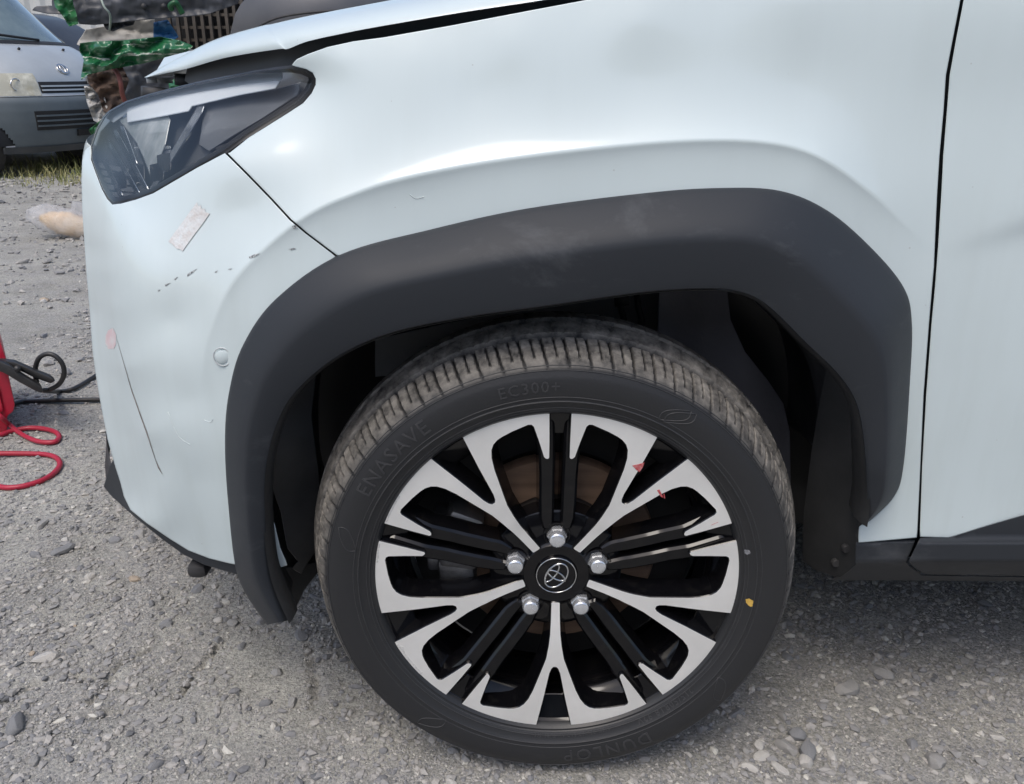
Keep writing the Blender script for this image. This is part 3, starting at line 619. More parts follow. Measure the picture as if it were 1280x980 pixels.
for ln_ in ([(210, 515), (220, 540), (228, 550), (238, 556)], [(255, 525), (263, 528), (266, 524)], [(512, 243), (520, 248), (530, 246)]):
    c_ = catmull([tuple(at(a, b, body(a, b)[0]-.0002)) for a, b in ln_], 4); o_ = tubeo('scratch', c_, .00042, FAINT, ns=4)
    bp_(o_) if ln_[0][0] < 400 else (setattr(o_, 'parent', fender))
# slit at the bumper corner
slit = [(146, 424), (164, 485), (184, 541), (194.5, 575), (203, 593), (197.5, 585), (185, 548), (164.3, 489)]
bp_(panel('corner_slit', slit, hy(-.0012), mat('slit_dark', (.14, .12, .105), .6, col2=(.34, .31, .285), nscale=60), step=4, hem=.001, lip=.1))

# ------------------------------------------------------------------ front wheel (local: x, depth y, z round the axle)
ZC = .328
wheel = link('wheel', None, None, car); wheel.location = (0, -.9, ZC)
def wp(o): o.parent = wheel; return o
# tyre
tp = [(.232, .046), (.2345, .036), (.2365, .0305), (.240, .0265), (.2425, .0262), (.2445, .0235), (.249, .0215), (.2535, .0195), (.256, .0175), (.2572, .0166), (.2585, .0172), (.264, .0158), (.270, .0148), (.277, .0142), (.284, .0145), (.290, .0160), (.2945, .0182), (.2962, .0186), (.2975, .0208), (.300, .0232), (.3035, .0275), (.3065, .0320)]
# shoulder and tread
cr = [(.3065, .032), (.3095, .0375), (.3120, .043), (.3142, .049), (.3165, .056), (.3188, .064), (.3205, .071)]
tread = cr[1:]+[(.3145, .0725), (.3145, .078), (.3245, .0795), (.3275, .087), (.3300, .095), (.3320, .1025), (.3255, .104), (.3255, .111), (.3340, .1125), (.3345, .12)]
half = tp+tread; full = half+[(r, .25-y) for r, y in half[::-1][1:]]
NA = 1296; full = np.array(full); K = len(full)
ang = np.arange(NA)/NA*2*np.pi
rr = np.repeat(full[None, :, 0], NA, 0); yy = np.repeat(full[None, :, 1], NA, 0)
dust = np.zeros_like(rr)
L0, L1 = len(tp)-3, len(tp)+len(cr)-1
for k in range(K):
    kk = min(k, K-1-k)
    if L0 <= kk <= L1:
        u = (kk-L0)/(L1-L0); ph = (np.arange(NA)-kk*.55) % 18
        dep = .0045*min(1, u*2.2+.15)
        g = (ph < 2.2)*dep
        if u > .3: g = np.maximum(g, ((ph > 8.5) & (ph < 10))*dep*.6)
        rr[:, k] -= g*.9; yy[:, k] += (g*.55 if k < K/2 else -g*.55)
        dust[:, k] = np.where(g > 0, .05, .35+.65*min(1, u*1.6))
    elif kk > L1: 
        dust[:, k] = .95 if full[k, 0] > .3205 else .05
        ph = (np.arange(NA)+kk*1.3) % 12
        if full[k, 0] > .3205: rr[:, k] -= (ph < 1.2)*.0018
X = rr*np.cos(ang)[:, None]; Z = rr*np.sin(ang)[:, None]
flat = -(ZC-.010); Z = np.maximum(Z, flat+.0*Z)
tv = np.stack([X, yy, Z], -1).reshape(-1, 3)
i0 = np.arange(NA)[:, None]*K+np.arange(K-1)[None]; i1 = ((np.arange(NA)+1) % NA)[:, None]*K+np.arange(K-1)[None]
tf = np.stack([i0, i0+1, i1+1, i1], -1).reshape(-1, 4)
tme = bpy.data.meshes.new('m'); tme.from_pydata(tv.tolist(), [], tf.tolist()); tme.polygons.foreach_set('use_smooth', np.ones(len(tf), bool))
da = tme.attributes.new('dust', 'FLOAT', 'POINT'); da.data.foreach_set('value', dust.reshape(-1).astype(np.float32)); tme.update(); tme.set_sharp_from_angle(angle=R(38))
tyre = wp(link('tyre', tme, TYRE))
def side_y(r): return float(np.interp(r, [p[0] for p in tp], [p[1] for p in tp]))
LETTER = mat('tyre_letter', (.034, .035, .038), .5, col2=(.045, .046, .048), nscale=80)
def ring_text(s, r0, size, a_mid, spacing=1.0, height=.0009, outline=False):
    cu = bpy.data.curves.new('t', 'FONT'); cu.body = s; cu.size = size; cu.align_x = 'CENTER'; cu.space_character = spacing; cu.resolution_u = 2
    to = bpy.data.objects.new('t', cu); COL.objects.link(to)
    me = bpy.data.meshes.new_from_object(to.evaluated_get(bpy.context.evaluated_depsgraph_get()))
    COL.objects.unlink(to); bpy.data.objects.remove(to)
    bm = bmesh.new(); bm.from_mesh(me); bmesh.ops.remove_doubles(bm, verts=bm.verts, dist=1e-6)
    bmesh.ops.triangulate(bm, faces=bm.faces[:])
    bmesh.ops.subdivide_edges(bm, edges=[e for e in bm.edges if e.calc_length() > size*.45], cuts=2)
    r = bmesh.ops.extrude_face_region(bm, geom=bm.faces[:]); top = [g for g in r['geom'] if isinstance(g, bmesh.types.BMVert)]; tset = set(top)
    for v in bm.verts:
        x, z = v.co.x, v.co.y; rad = r0+z; a = a_mid-x/r0
        v.co = Vector((rad*math.cos(a), side_y(rad)-(height if v in tset else -.0012), rad*math.sin(a)))
    bmesh.ops.recalc_face_normals(bm, faces=bm.faces[:])
    me2 = bpy.data.meshes.new('m'); bm.to_mesh(me2); bm.free()
    return me2
for s, r0, sz, am, spc in (('ENASAVE', .2695, .027, R(138), 1.12), ('EC300+', .2705, .020, R(98), 1.15), ('DUNLOP', .268, .027, R(-74), 1.2), ('215/50R18 92V', .2465, .0115, R(-52), 1.25), ('STEEL BELTED RADIAL  TUBELESS', .2455, .006, R(-84), 1.2), ('ENASAVE', .2695, .027, R(-35), 1.12)):
    if s == 'ENASAVE' and am < 0: continue
    wp(link('tyre_lettering', ring_text(s, r0, sz, am, spc), LETTER))
for a0 in (62, 63.5, -33, 168, -125):            # leaf marks moulded in the sidewall
    for sgn in (1, -1):
        pth = []
        for t in np.linspace(0, 1, 14):
            r_ = .262+.028*t; a = R(a0)+sgn*.045*math.sin(math.pi*t)-.10*t
            pth.append((r_*math.cos(a), side_y(r_)-.0001, r_*math.sin(a)))
        wp(tubeo('sidewall_mark', pth, .0007, LETTER, ns=5))
for rr_ in (.2438, .2475, .2572, .2632, .2962, .3005):
    wp(tubeo('sidewall_ridge', [(rr_*math.cos(a), side_y(rr_), rr_*math.sin(a)) for a in np.arange(180)/180*2*math.pi], .0007, LETTER, ns=5, closed=True))
def on_side(px, py, Y=.02): 
    q = at(px, py, Y); return float(np.hypot(q[0], q[2]-ZC)), float(math.atan2(q[2]-ZC, q[0]))
def decal(name, px, py, rad, m, seed=0, parent=None):
    r_, a = on_side(px, py); vs_ = [(r_*math.cos(a), side_y(r_)-.0008, r_*math.sin(a))]; ff = []
    for k in range(14):
        q = 2*math.pi*k/14; d = rad*(.75+.5*noise.noise((math.cos(q)*1.5+seed, math.sin(q)*1.5, seed)))
        rx, rz = r_*math.cos(a)+d*math.cos(q), r_*math.sin(a)+d*math.sin(q); vs_.append((rx, side_y(math.hypot(rx, rz))-.0007, rz))
        ff.append((0, 1+k, 1+(k+1) % 14))
    return wp(link(name, mesh(vs_, ff), m))
decal('yellow_dot', 937, 752, .0068, YEL, 3); decal('chalk_mark', 934, 691, .005, mat('chalk', (.28, .29, .31), .8, col2=(.15, .15, .16), nscale=300), 8)

# alloy rim
def ry(r):                               # face depth by radius
    return np.interp(r, [0, .045, .075, .10, .13, .20, .2375], [.0475, .0465, .0415, .0365, .0335, .031, .030])
def plate(name, poly, yf, depth, m_top, m_side, step=.006, draft=.003, ch=.0011):
    v, f, b = fill2d(poly, step); r_ = np.hypot(*v.T); P = np.stack([v[:, 0], yf(v[:, 0], v[:, 1]), v[:, 1]], 1); F_ = []; mi = []
    for t in f:
        a, b2, c = v[t[0]], v[t[1]], v[t[2]]; ar_ = (b2[0]-a[0])*(c[1]-a[1])-(b2[1]-a[1])*(c[0]-a[0])
        if abs(ar_) > 1e-12: F_.append(t if ar_ > 0 else t[::-1]); mi.append(0)
    nb = len(b); A = .5*np.sum(b[:, 0]*np.roll(b[:, 1], -1)-np.roll(b[:, 0], -1)*b[:, 1])
    tg = np.roll(b, -1, 0)-np.roll(b, 1, 0); tg /= np.maximum(np.hypot(*tg.T), 1e-9)[:, None]; on = np.stack([tg[:, 1], -tg[:, 0]], 1)*(1 if A > 0 else -1)
    y0 = yf(b[:, 0], b[:, 1]); k0 = len(P); loops = [(0, 0), (ch, ch), (ch+draft, depth)]
    al = [np.stack([b[:, 0]+on[:, 0]*o, y0+d, b[:, 1]+on[:, 1]*o], 1) for o, d in loops]
    for q in range(2):
        for i in range(nb):
            j = (i+1) % nb; a, c, d, g = k0+q*nb+i, k0+q*nb+j, k0+(q+1)*nb+j, k0+(q+1)*nb+i
            F_.append((a, g, d, c) if A > 0 else (a, c, d, g)); mi.append(1)
    return link(name, mesh(np.concatenate([P]+al), F_, True, 25, mi), [m_top, m_side])
def pol(r, deg): return (r*math.cos(R(deg)), r*math.sin(R(deg)))
def uw(r, w_): return (math.sqrt(max(r*r-w_*w_, 0)), w_)
side = [uw(.0445, .0035), uw(.0455, .0055), uw(.07, .0060), uw(.09, .0068), uw(.108, .0088), uw(.127, .0120), uw(.15, .0195), pol(.18, 9.4), pol(.1954, 10.6), pol(.2055, 11.9), pol(.2115, 13.3), pol(.2155, 15.2), pol(.2175, 17.0), pol(.2205, 20.5), pol(.2238, 24.6), pol(.2252, 26.0), pol(.2245, 27.1), pol(.2215, 27.7), pol(.2000, 28.8), pol(.1790, 29.9), pol(.1765, 30.6), pol(.1758, 31.4), pol(.1775, 31.9), pol(.2, 32.35), pol(.2368, 32.75)]
rim_arc = [pol(.2372, a) for a in np.linspace(31, 7.5, 9)]
half_in = [pol(.2368, 5.95), pol(.19, 4.5), pol(.1501, 2.9), pol(.1425, 2.0), pol(.1392, .9)]
hp = side+rim_arc+half_in
spoke_poly = np.array(hp+[(x, -z) for x, z in hp[::-1]])
def yf_r(a, b): return ry(np.hypot(a, b))
sp0 = plate('spoke', spoke_poly, yf_r, .034, ALU, BLACKGLOSS, step=.006, draft=.006)
def bar_y(a, b): r_ = np.hypot(a, b); return ry(r_)+np.interp(r_, [.055, .09, .15, .178, .2, .235], [.006, .010, .008, .004, .006, .010])
# twin gloss-black spokes, one each side of the nut axis (here axis at 0 deg)
bar_poly = np.array([uw(.066, .0075), uw(.10, .0075), uw(.16, .0080), uw(.20, .0085), uw(.222, .0092), uw(.232, .015), uw(.222, .030), uw(.205, .0262), uw(.18, .0225), uw(.15, .0212), uw(.11, .0208), uw(.085, .0200), uw(.07, .0165)])
bar0 = plate('black_spoke', bar_poly, bar_y, .03, BLACKGLOSS, BLACKGLOSS, step=.006, draft=.003, ch=.003)
bar1 = plate('black_spoke', bar_poly*np.array([1, -1]), bar_y, .03, BLACKGLOSS, BLACKGLOSS, step=.006, draft=.003, ch=.003)
blk_poly = np.array([pol(.204, 2.6), pol(.2355, 2.9), pol(.2358, 0), pol(.2355, -2.9), pol(.204, -2.6)])
blk0 = plate('rim_block', blk_poly, lambda a, b: .036+(.2358-np.hypot(a, b))*.35, .02, BLACKGLOSS, BLACKGLOSS, step=.005, draft=.001)
tri_poly = np.array([pol(.205, 5.0), pol(.2362, 6.0), pol(.2366, 0), pol(.2362, -6.0), pol(.205, -5.0)])
tri0 = plate('rim_pocket', tri_poly, lambda a, b: .037+(.2366-np.hypot(a, b))*.55, .02, BLACKGLOSS, BLACKGLOSS, step=.006, draft=.001)
wdg_poly = np.array([uw(.2, .0), uw(.236, .0)])
def rot_copy(o, deg, first):
    c = o if first else o.copy()
    if not first: COL.objects.link(c)
    c.parent = wheel; c.rotation_euler = (0, -R(deg), 0); return c
for i in range(5):
    rot_copy(sp0, -90+72*i, i == 0); rot_copy(tri0, -90+72*i, i == 0)
    rot_copy(bar0, 90+72*i, i == 0); rot_copy(bar1, 90+72*i, i == 0); rot_copy(blk0, 90+72*i, i == 0)
# hub disc (with nut pockets left dark), barrel, flange
v, f = lathe([(.0, .062), (.0275, .062), (.0285, .0475), (.043, .0475), (.047, .051), (.064, .0545), (.080, .057), (.088, .0615), (.092, .085)], 120); wp(link('hub_face', mesh(v, f, True, 35), BLACKGLOSS))
v, f = lathe([(.2352, .040), (.2388, .0305), (.2402, .0295), (.2402, .036)], 160); wp(link('rim_flange', mesh(v, f, True, 35), BLACKGLOSS))
v, f = lathe([(.2385, .0325), (.2352, .035), (.232, .0395), (.224, .048), (.214, .057), (.206, .065), (.201, .085), (.203, .12), (.215, .19), (.236, .21), (.236, .22)], 160); wp(link('rim_barrel', mesh(v, f, True, 35), BLACKGLOSS))
nutw = []
for i in range(5):
    a = R(90+72*i); c = (.0572*math.cos(a), .0, .0572*math.sin(a))
    v, f = lathe([(.0180, .0520), (.0175, .0500), (.0160, .0510), (.0152, .0600), (.0, .061)], 40, center=c); wp(link('nut_pocket', mesh(v, f, True, 30), BLACKGLOSS))
    bm = bmesh.new(); st = []
    for (r_, y, n_) in ((.0115, .066, 6), (.0130, .0640, 6), (.0132, .0455, 6), (.0112, .0425, 6)):
        st.append([bm.verts.new((c[0]+r_*math.cos(2*math.pi*k/6+.3*i), y, c[2]+r_*math.sin(2*math.pi*k/6+.3*i))) for k in range(6)])
    for q in range(3):
        for k in range(6): bm.faces.new((st[q][k], st[q][(k+1) % 6], st[q+1][(k+1) % 6], st[q+1][k]))
    bm.faces.new(st[3]); nu = wp(bm_obj('wheel_nut', bm, NUTM, angle=30))
    v, f = lathe([(.0110, .0430), (.0104, .0365), (.0095, .0345), (.0066, .0335), (.0, .0332)], 28, center=c); wp(link('nut_cap', mesh(v, f, True, 50), NUTM))
# centre cap and emblem
v, f = lathe([(0, .0440), (.0235, .0440), (.0245, .0436), (.0270, .0450), (.0282, .0475), (.0284, .055)], 72); wp(link('centre_cap', mesh(v, f, True, 30), BLACKGLOSS))
def ell(a, b, cx, cz, rot, n=64):
    o = []
    for t in np.arange(n)/n*2*math.pi:
        x, z = cx+a*math.cos(t), cz+b*math.sin(t); o.append((x*math.cos(rot)-z*math.sin(rot), .0432, x*math.sin(rot)+z*math.cos(rot)))
    return o
wp(tubeo('cap_ring', ell(.0262, .0262, 0, 0, 0), .00085, CHROME, ns=6, closed=True))
RO = R(58)
for (a, b, cx, cz) in ((.0196, .0132, 0, 0), (.0052, .0126, 0, .0002), (.0150, .0056, 0, .0068)):
    wp(tubeo('emblem_ring', ell(a, b, cx, cz, RO), .0012, CHROME, ns=6, closed=True))
# red scuffs on the machined face
for poly in ([(790, 581), (799, 579), (805, 577), (803, 583), (799, 589), (795, 586)], [(821, 612), (824, 611), (829, 621), (826, 620)], [(829, 617), (830, 616), (831, 622), (830, 622)], [(888, 655), (897, 651), (890, 654)]):
    q = at([p[0] for p in poly], [p[1] for p in poly], .0335); pl = np.stack([q[:, 0], q[:, 2]-ZC], 1)
    wp(plate('scuff', pl, lambda a, b: yf_r(a, b)-.0006, .0005, RED, RED, step=.003, draft=0, ch=.0001))
KERB = mat('kerb_rash', (.82, .82, .80), .5, metal=.3, col2=(.6, .6, .58), nscale=300, bump=.6, bscale=900)
for a0, a1, wd in ((148, 158, .005), (166, 173, .004), (205, 219, .008)):
    pl = []; 
    for a in np.linspace(a0, a1, 16): pl.append(pol(.2369, a))
    for a in np.linspace(a1, a0, 16): pl.append(pol(.2362-wd*(.3+.7*abs(noise.noise((a*.5, 2, 1)))), a))
    wp(plate('kerb_scrape', np.array(pl), lambda a, b: yf_r(a, b)-.0005, .0004, KERB, KERB, step=.004, draft=0, ch=.0001))
# brake
v, f = lathe([(.084, .112), (.088, .108), (.0885, .104), (.139, .104), (.141, .107), (.141, .126), (.09, .126)], 120); wp(link('brake_disc', mesh(v, f, True, 35), RUST))
v, f = lathe([(.0, .066), (.07, .066), (.077, .070), (.080, .108), (.09, .110)], 90); wp(link('disc_hat', mesh(v, f, True, 35), mat('hat_grey', (.05, .05, .052), .5, metal=.5, col2=(.10, .085, .075), nscale=14)))
v, f = lathe([(.142, .135), (.20, .14), (.205, .16)], 60); wp(link('dust_shield', mesh(v, f, True, 35), DARK))
def caliper():
    bm = bmesh.new()
    for a, r_, s in ((158, .135, (.05, .055, .05)), (172, .130, (.055, .06, .055)), (187, .135, (.05, .055, .05))):
        box(bm, Vector((r_*math.cos(R(a)), .098, r_*math.sin(R(a)))), s, Matrix.Rotation(-R(a), 3, 'Y'), .010)
    for a in (164, 181): box(bm, Vector((.165*math.cos(R(a)), .11, .165*math.sin(R(a)))), (.02, .06, .03), Matrix.Rotation(-R(a), 3, 'Y'), .006)
    return bm_obj('brake_caliper', bm, CAST)
wp(caliper())
va = pol(.205, -8.5); wp(link('valve', mesh(*tube([(va[0], .07, va[1]), (va[0]-.012, .055, va[1]-.002), (va[0]-.016, .050, va[1]-.003)], [.006, .0045, .0048], 10)), mat('valve_grey', (.07, .07, .075), .5, col2=(.12, .12, .12))))
# balance weights row inside the barrel

# ------------------------------------------------------------------ silver van
def build_van():
    van = thing('silver_van', 'silver van with grey bumper parked nose out beside the wreck pile', 'van')
    SIL_ = mat('van_silver', (.50, .53, .53), .38, metal=.3, col2=(.45, .475, .475), nscale=4, coat=.4)
    GREY = mat('van_bumper_grey', (.095, .118, .13), .5, col2=(.115, .138, .15), nscale=5)
    BLK = mat('van_black', (.012, .012, .013), .6, col2=(.02, .02, .02))
    prof = [(-1.30, 1.88), (-1.02, 1.62), (-.74, 1.36), (-.56, 1.215), (-.53, 1.20), (-.40, 1.15), (-.27, 1.07), (-.17, .985), (-.11, .90), (-.085, .84), (-.07, .78), (-.055, .735), (-.02, .715), (.0, .68), (.012, .60), (.012, .50), (.0, .40), (-.025, .30), (-.06, .23)]
    zs = np.array([p[1] for p in prof]); xs = np.array([p[0] for p in prof]); o_ = np.argsort(zs)
    def S(z, v, off=0.):
        x = np.interp(z, zs[o_], xs[o_])-.34*abs(v)**3.0+off; hw = np.interp(z, [.2, .7, 1.2, 1.9], [.81, .835, .80, .70]); return (x, hw*v, z)
    def patch(name, z0, z1, v0, v1, m, off=0., nz_=8, nv=24, thick=.03, parent=van, cut=False):
        Z_ = np.linspace(z0, z1, nz_+1); V_ = np.linspace(v0, v1, nv+1); vv = [S(z, v_, off) for z in Z_ for v_ in V_]+[S(z, v_, off-thick) for z in Z_ for v_ in V_]
        N = (nz_+1)*(nv+1); ff = []
        def id_(i, j, b=0): return b*N+i*(nv+1)+j
        for i in range(nz_):
            for j in range(nv):
                c_ = vv[id_(i, j)]
                if cut and (c_[0]+.58)**2+(c_[2]-.30)**2 < .37**2: continue
                ff.append((id_(i, j), id_(i, j+1), id_(i+1, j+1), id_(i+1, j)))
        ring = [(0, j) for j in range(nv)]+[(i, nv) for i in range(nz_)]+[(nz_, j) for j in range(nv, 0, -1)]+[(i, 0) for i in range(nz_, 0, -1)]
        for q in range(len(ring) if not cut else 0):
            a, b = ring[q], ring[(q+1) % len(ring)]; ff.append((id_(*a), id_(*a, 1), id_(*b, 1), id_(*b)))
        return link(name, mesh(vv, ff, True, 40), m, parent)
    patch('bumper', .23, .722, -1, 1, GREY, 0, 28, 120, cut=True)
    patch('bonnet', .728, 1.20, -1, 1, SIL_, 0, 14, 40)
    patch('windscreen', 1.215, 1.86, -.93, .93, mat('van_glass', (.10, .14, .14), .05, col2=(.2, .25, .24), nscale=2, coat=1.), 0, 8, 24)
    for s in (-1, 1):
        patch('windscreen_pillar', 1.20, 1.88, .935*s, 1.0*s, SIL_, .01, 8, 3)
        h = patch('headlight', .735, .93, .44*s, .985*s, mat('van_lens', (.46, .44, .34), .08, col2=(.86, .84, .70), nscale=3.5, coat=1., contrast=(.42, .58)), .012, 6, 16)
        for vv_, zz_ in ((.66, .833),):
            c_ = Vector(S(zz_, vv_*s))+Vector((.016, 0, 0)); tubeo('reflector_ring', [c_+Vector((.0, .055*math.cos(q), .05*math.sin(q))) for q in np.arange(20)/20*2*math.pi], .007, CHROME, van, ns=6, closed=True)
        patch('indicator', .76, .90, .90*s, .98*s, mat('van_amber', (.5, .42, .3), .2, col2=(.55, .5, .4)), .018, 4, 5)
    patch('grille', .755, .855, -.42, .42, BLK, .006, 4, 16)
    for z in (.775, .81): patch('grille_slat', z, z+.014, -.41, .41, SIL_, .016, 1, 14)
    patch('lower_intake', .43, .60, -.60, .60, BLK, .006, 4, 16)
    for z in (.46, .505, .55): patch('intake_slat', z, z+.016, -.59, .59, GREY, .014, 1, 14)
    patch('number_plate_bracket', .36, .42, -.12, .12, BLK, .03, 2, 4)
    patch('lip', .225, .285, -.88, .88, mat('van_lip', (.05, .057, .064), .5, col2=(.07, .075, .08)), .012, 2, 30)
    for (a, b, t) in ((.055, .04, 0), (.022, .04, 0)):
        pth = [Vector(S(.965+b*math.sin(q), a*math.cos(q)/.83))+Vector((.006, 0, .003)) for q in np.arange(24)/24*2*math.pi]
        tubeo('emblem', pth, .008, CHROME, van, ns=6, closed=True)
    for (v_, z) in ((.35, 1.14), (-.3, 1.14)): link('washer_nozzle', mesh(*tube([Vector(S(z, v_))-Vector((.01, 0, .005)), Vector(S(z, v_))+Vector((.012, 0, .012))], .012, 8)), BLK, van)
    tubeo('wiper', [Vector(S(1.225, .2))+Vector((.02, 0, .01)), Vector(S(1.26, -.3))+Vector((.03, 0, .01)), Vector(S(1.30, -.8))+Vector((.03, 0, .01))], .012, BLK, van)
    patch('cowl', 1.195, 1.225, -.95, .95, BLK, .012, 1, 20)
    # sides with arch openings
    for s in (-1, 1):
        arch = [(-.58+.37*math.cos(a), .30+.37*math.sin(a)) for a in np.linspace(.62, math.pi-.05, 20)]
        poly = [(-.33, .52), (-.33, .72), (-.45, .9), (-.62, 1.1), (-.90, 1.21), (-1.35, 1.60), (-1.62, 1.87), (-3.9, 1.87), (-3.95, .30), (-.96, .30)]+arch[::-1]
        v, f, b = fill2d(poly, .14); y_ = lambda z: s*np.interp(z, [.2, .7, 1.2, 1.9], [.81, .835, .80, .70])
        link('side_panel', mesh([(p[0], float(y_(p[1])), p[1]) for p in v], f, True), SIL_, van)
        wv = [(-1.05, 1.24), (-1.42, 1.60), (-1.62, 1.74), (-2.0, 1.74), (-2.0, 1.24)]; v, f, b = fill2d(wv, .2)
        link('side_window', mesh([(p[0], float(y_(p[1]))+s*.006, p[1]) for p in v], f, True), MATS['van_glass'], van)
        for wx in (-.58, -3.1):
            vv, ff = lathe([(.0, -.06), (.12, -.06), (.17, -.07), (.185, -.085), (.20, -.095), (.25, -.10), (.285, -.085), (.295, -.05), (.295, .05), (.26, .09)], 40, center=(wx, s*.74+(.0 if s < 0 else .0), .295))
            vv = [(x, s*.74-(-s)*(-(y-s*.74)) if s < 0 else s*.74-(y-s*.74), z) for x, y, z in vv]
            link('wheel', mesh(vv, ff, True, 35), RUBBER, van)
        vv, ff = lathe([(.37, .0), (.37, -.3)], 20, .0, math.pi, center=(-.58, 0, .30)); link('arch_liner', mesh([(x, s*(.80+y), z) for x, y, z in vv], ff), BLK, van)
    v, f, b = fill2d([(-1.30, 1.88), (-3.95, 1.92), (-3.95, 1.6), (-1.2, 1.8)], .5)
    bm = bmesh.new(); box(bm, Vector((-2.6, 0, 1.89)), (2.7, 1.42, .05), bev=.02); bm_obj('roof', bm, SIL_, van)
    bm = bmesh.new(); box(bm, Vector((-2.2, 0, .34)), (3.2, 1.3, .12)); bm_obj('underbody', bm, BLK, van)
    return van
van = build_van()
vf = V(97, 108, 7.8); van.location = (vf.x, vf.y, 0); van.rotation_euler = (0, 0, R(-20))

# ------------------------------------------------------------------ dark hatchback behind the van
def build_dark():
    c = thing('dark_car', 'dark grey hatchback parked behind the silver van', 'car')
    B = mat('dark_paint', (.025, .027, .032), .5, col2=(.035, .037, .042), coat=.25); G = mat('dark_glass', (.03, .04, .045), .06, col2=(.10, .13, .13), nscale=3, coat=1.)
    prof = [(2.0, .30), (2.05, .55), (1.95, .78), (1.2, .98), (.95, 1.02), (.30, 1.48), (-.4, 1.58), (-1.5, 1.55), (-2.0, 1.10), (-2.1, .5), (-2.0, .30)]
    pr_ = catmull(prof, 4); n = len(pr_); ys = [-.82, -.80, -.72, 0, .72, .80, .82]; sh = [.94, .985, 1, 1, 1, .985, .94]
    vv = []; ff = []
    for y, s in zip(ys, sh):
        for p in pr_:
            tum = max(0, p[1]-.95)*.22; vv.append((p[0]*s, y-np.sign(y)*tum if abs(y) > .5 else y, .3+(p[1]-.3)*(s if s < 1 else 1)))
    for q in range(len(ys)-1):
        for i in range(n-1): ff.append((q*n+i, q*n+i+1, (q+1)*n+i+1, (q+1)*n+i))
    ff.append(tuple(range(n))); ff.append(tuple(reversed(range((len(ys)-1)*n, len(ys)*n))))
    link('body', mesh(vv, ff, True, 40), B, c)
    for s in (-1, 1):
        for poly in ([(.80, 1.02), (.28, 1.38), (-.25, 1.44), (-.25, 1.02)], [(-.33, 1.02), (-.33, 1.44), (-1.2, 1.42), (-1.55, 1.06)]):
            v, f, b = fill2d(poly, .2); link('side_window', mesh([(p[0], s*(.84-max(0, p[1]-.95)*.24), p[1]) for p in v], f), G, c)
        bm = bmesh.new(); box(bm, Vector((.78, s*.93, 1.06)), (.12, .2, .15), bev=.03); bm_obj('door_mirror', bm, B, c)
        for wx in (1.3, -1.3): vv, ff = lathe([(0, -.08), (.18, -.09), (.2, -.11), (.29, -.10), (.31, -.06), (.31, .08)], 36, center=(wx, 0, .31)); link('wheel', mesh([(x, s*(.74-y), z) for x, y, z in vv], ff, True, 35), RUBBER, c)
    v, f, b = fill2d([(-.62, -.7), (.62, -.7), (.55, .0), (-.55, .0)], .3)
    return c
dk = build_dark(); p = V(55, 60, 9.2); dk.location = (p.x-.35, 9.2, 0); dk.rotation_euler = (0, 0, R(-14))

# ------------------------------------------------------------------ crushed wrecks
def folded(Y, amp, per, sx, seed=0):      # sheet crushed into long uneven folds
    def f(px, py):
        px = np.atleast_1d(np.asarray(px, float)); py = np.atleast_1d(np.asarray(py, float)); o = []
        for a, b in zip(px, py):
            ph = (b+.12*a)/per+.55*noise.noise((a/sx, b/(sx*2), seed)); t = abs((ph % 1)*2-1); o.append(Y+amp*(t-.5)*(1+.6*noise.noise((a/sx+9, b/sx, seed)))+amp*.5*noise.noise((a/11, b/8, seed+3)))
        return np.array(o)
    return f
def crumple(Y, amp, sx, seed=0):
    def f(px, py):
        px = np.atleast_1d(np.asarray(px, float)); py = np.atleast_1d(np.asarray(py, float))
        return np.array([Y+amp*noise.fractal((a/sx, b/sx*1.6, seed), 1.1, 2, 3) for a, b in zip(px, py)])
    return f
GREEN = mat('green_paint', (.016, .12, .045), .3, col2=(.58, .60, .53), nscale=9, contrast=(.585, .61), coat=.5, stretch=(.5, .5, 5))
GREEN2 = mat('green_bright', (.018, .13, .04), .4, col2=(.012, .08, .025), nscale=6)
WDARK = mat('wreck_dark', (.035, .038, .045), .45, col2=(.07, .075, .085), nscale=6)
WRUST = mat('wreck_rust', (.12, .075, .05), .8, col2=(.05, .035, .03), nscale=9, bump=.6, bscale=25)
WWHT = mat('wreck_white', (.50, .49, .46), .5, col2=(.32, .31, .29), nscale=5, bump=.3, bscale=15)
WBLU = mat('wreck_blue', (.03, .13, .30), .4, col2=(.05, .2, .42), nscale=8)
def group_root(name, label, cat, px, py, Y):
    p_ = V(px, py, Y); return thing(name, label, cat, (p_.x, Y, 0))
def gp(o, r_): o.parent = r_; o.matrix_parent_inverse = Matrix.Translation(-Vector(r_.location)); return o
wr = group_root('crushed_car', 'flattened green car wreck with torn white-scratched panel and dangling hose', 'car wreck', 180, 90, 5.6)
gp(panel('crushed_panel', [(101, 55), (118, 53), (150, 52), (200, 47), (225, 52), (240, 58), (230, 66), (205, 71), (180, 78), (140, 85), (110, 92), (102, 99), (106, 75), (100, 62)], folded(5.1, .10, 26, 24, 2), GREEN, step=3, hem=.02), wr)
gp(panel('front_bonnet', [(97, 55), (108, 38), (130, 34), (192, 22), (193, 52), (150, 55), (105, 58)], folded(5.55, .04, 30, 50, 5), WWHT, step=5, hem=.02), wr)
gp(panel('rusted_frame', [(108, 86), (150, 80), (160, 100), (152, 125), (146, 145), (130, 138), (124, 118), (112, 104)], crumple(5.35, .08, 20, 9), WRUST, step=3, hem=.03), wr)
gp(panel('torn_sheet', [(106, 108), (118, 112), (121, 132), (130, 122), (134, 138), (128, 155), (118, 150), (110, 128)], crumple(5.38, .08, 12, 1), WWHT, step=3, hem=.01), wr)
gp(panel('dark_lining', [(138, 88), (180, 76), (235, 62), (275, 70), (275, 140), (160, 200), (140, 160)], crumple(5.75, .05, 30, 6), WDARK, step=6, hem=.05), wr)
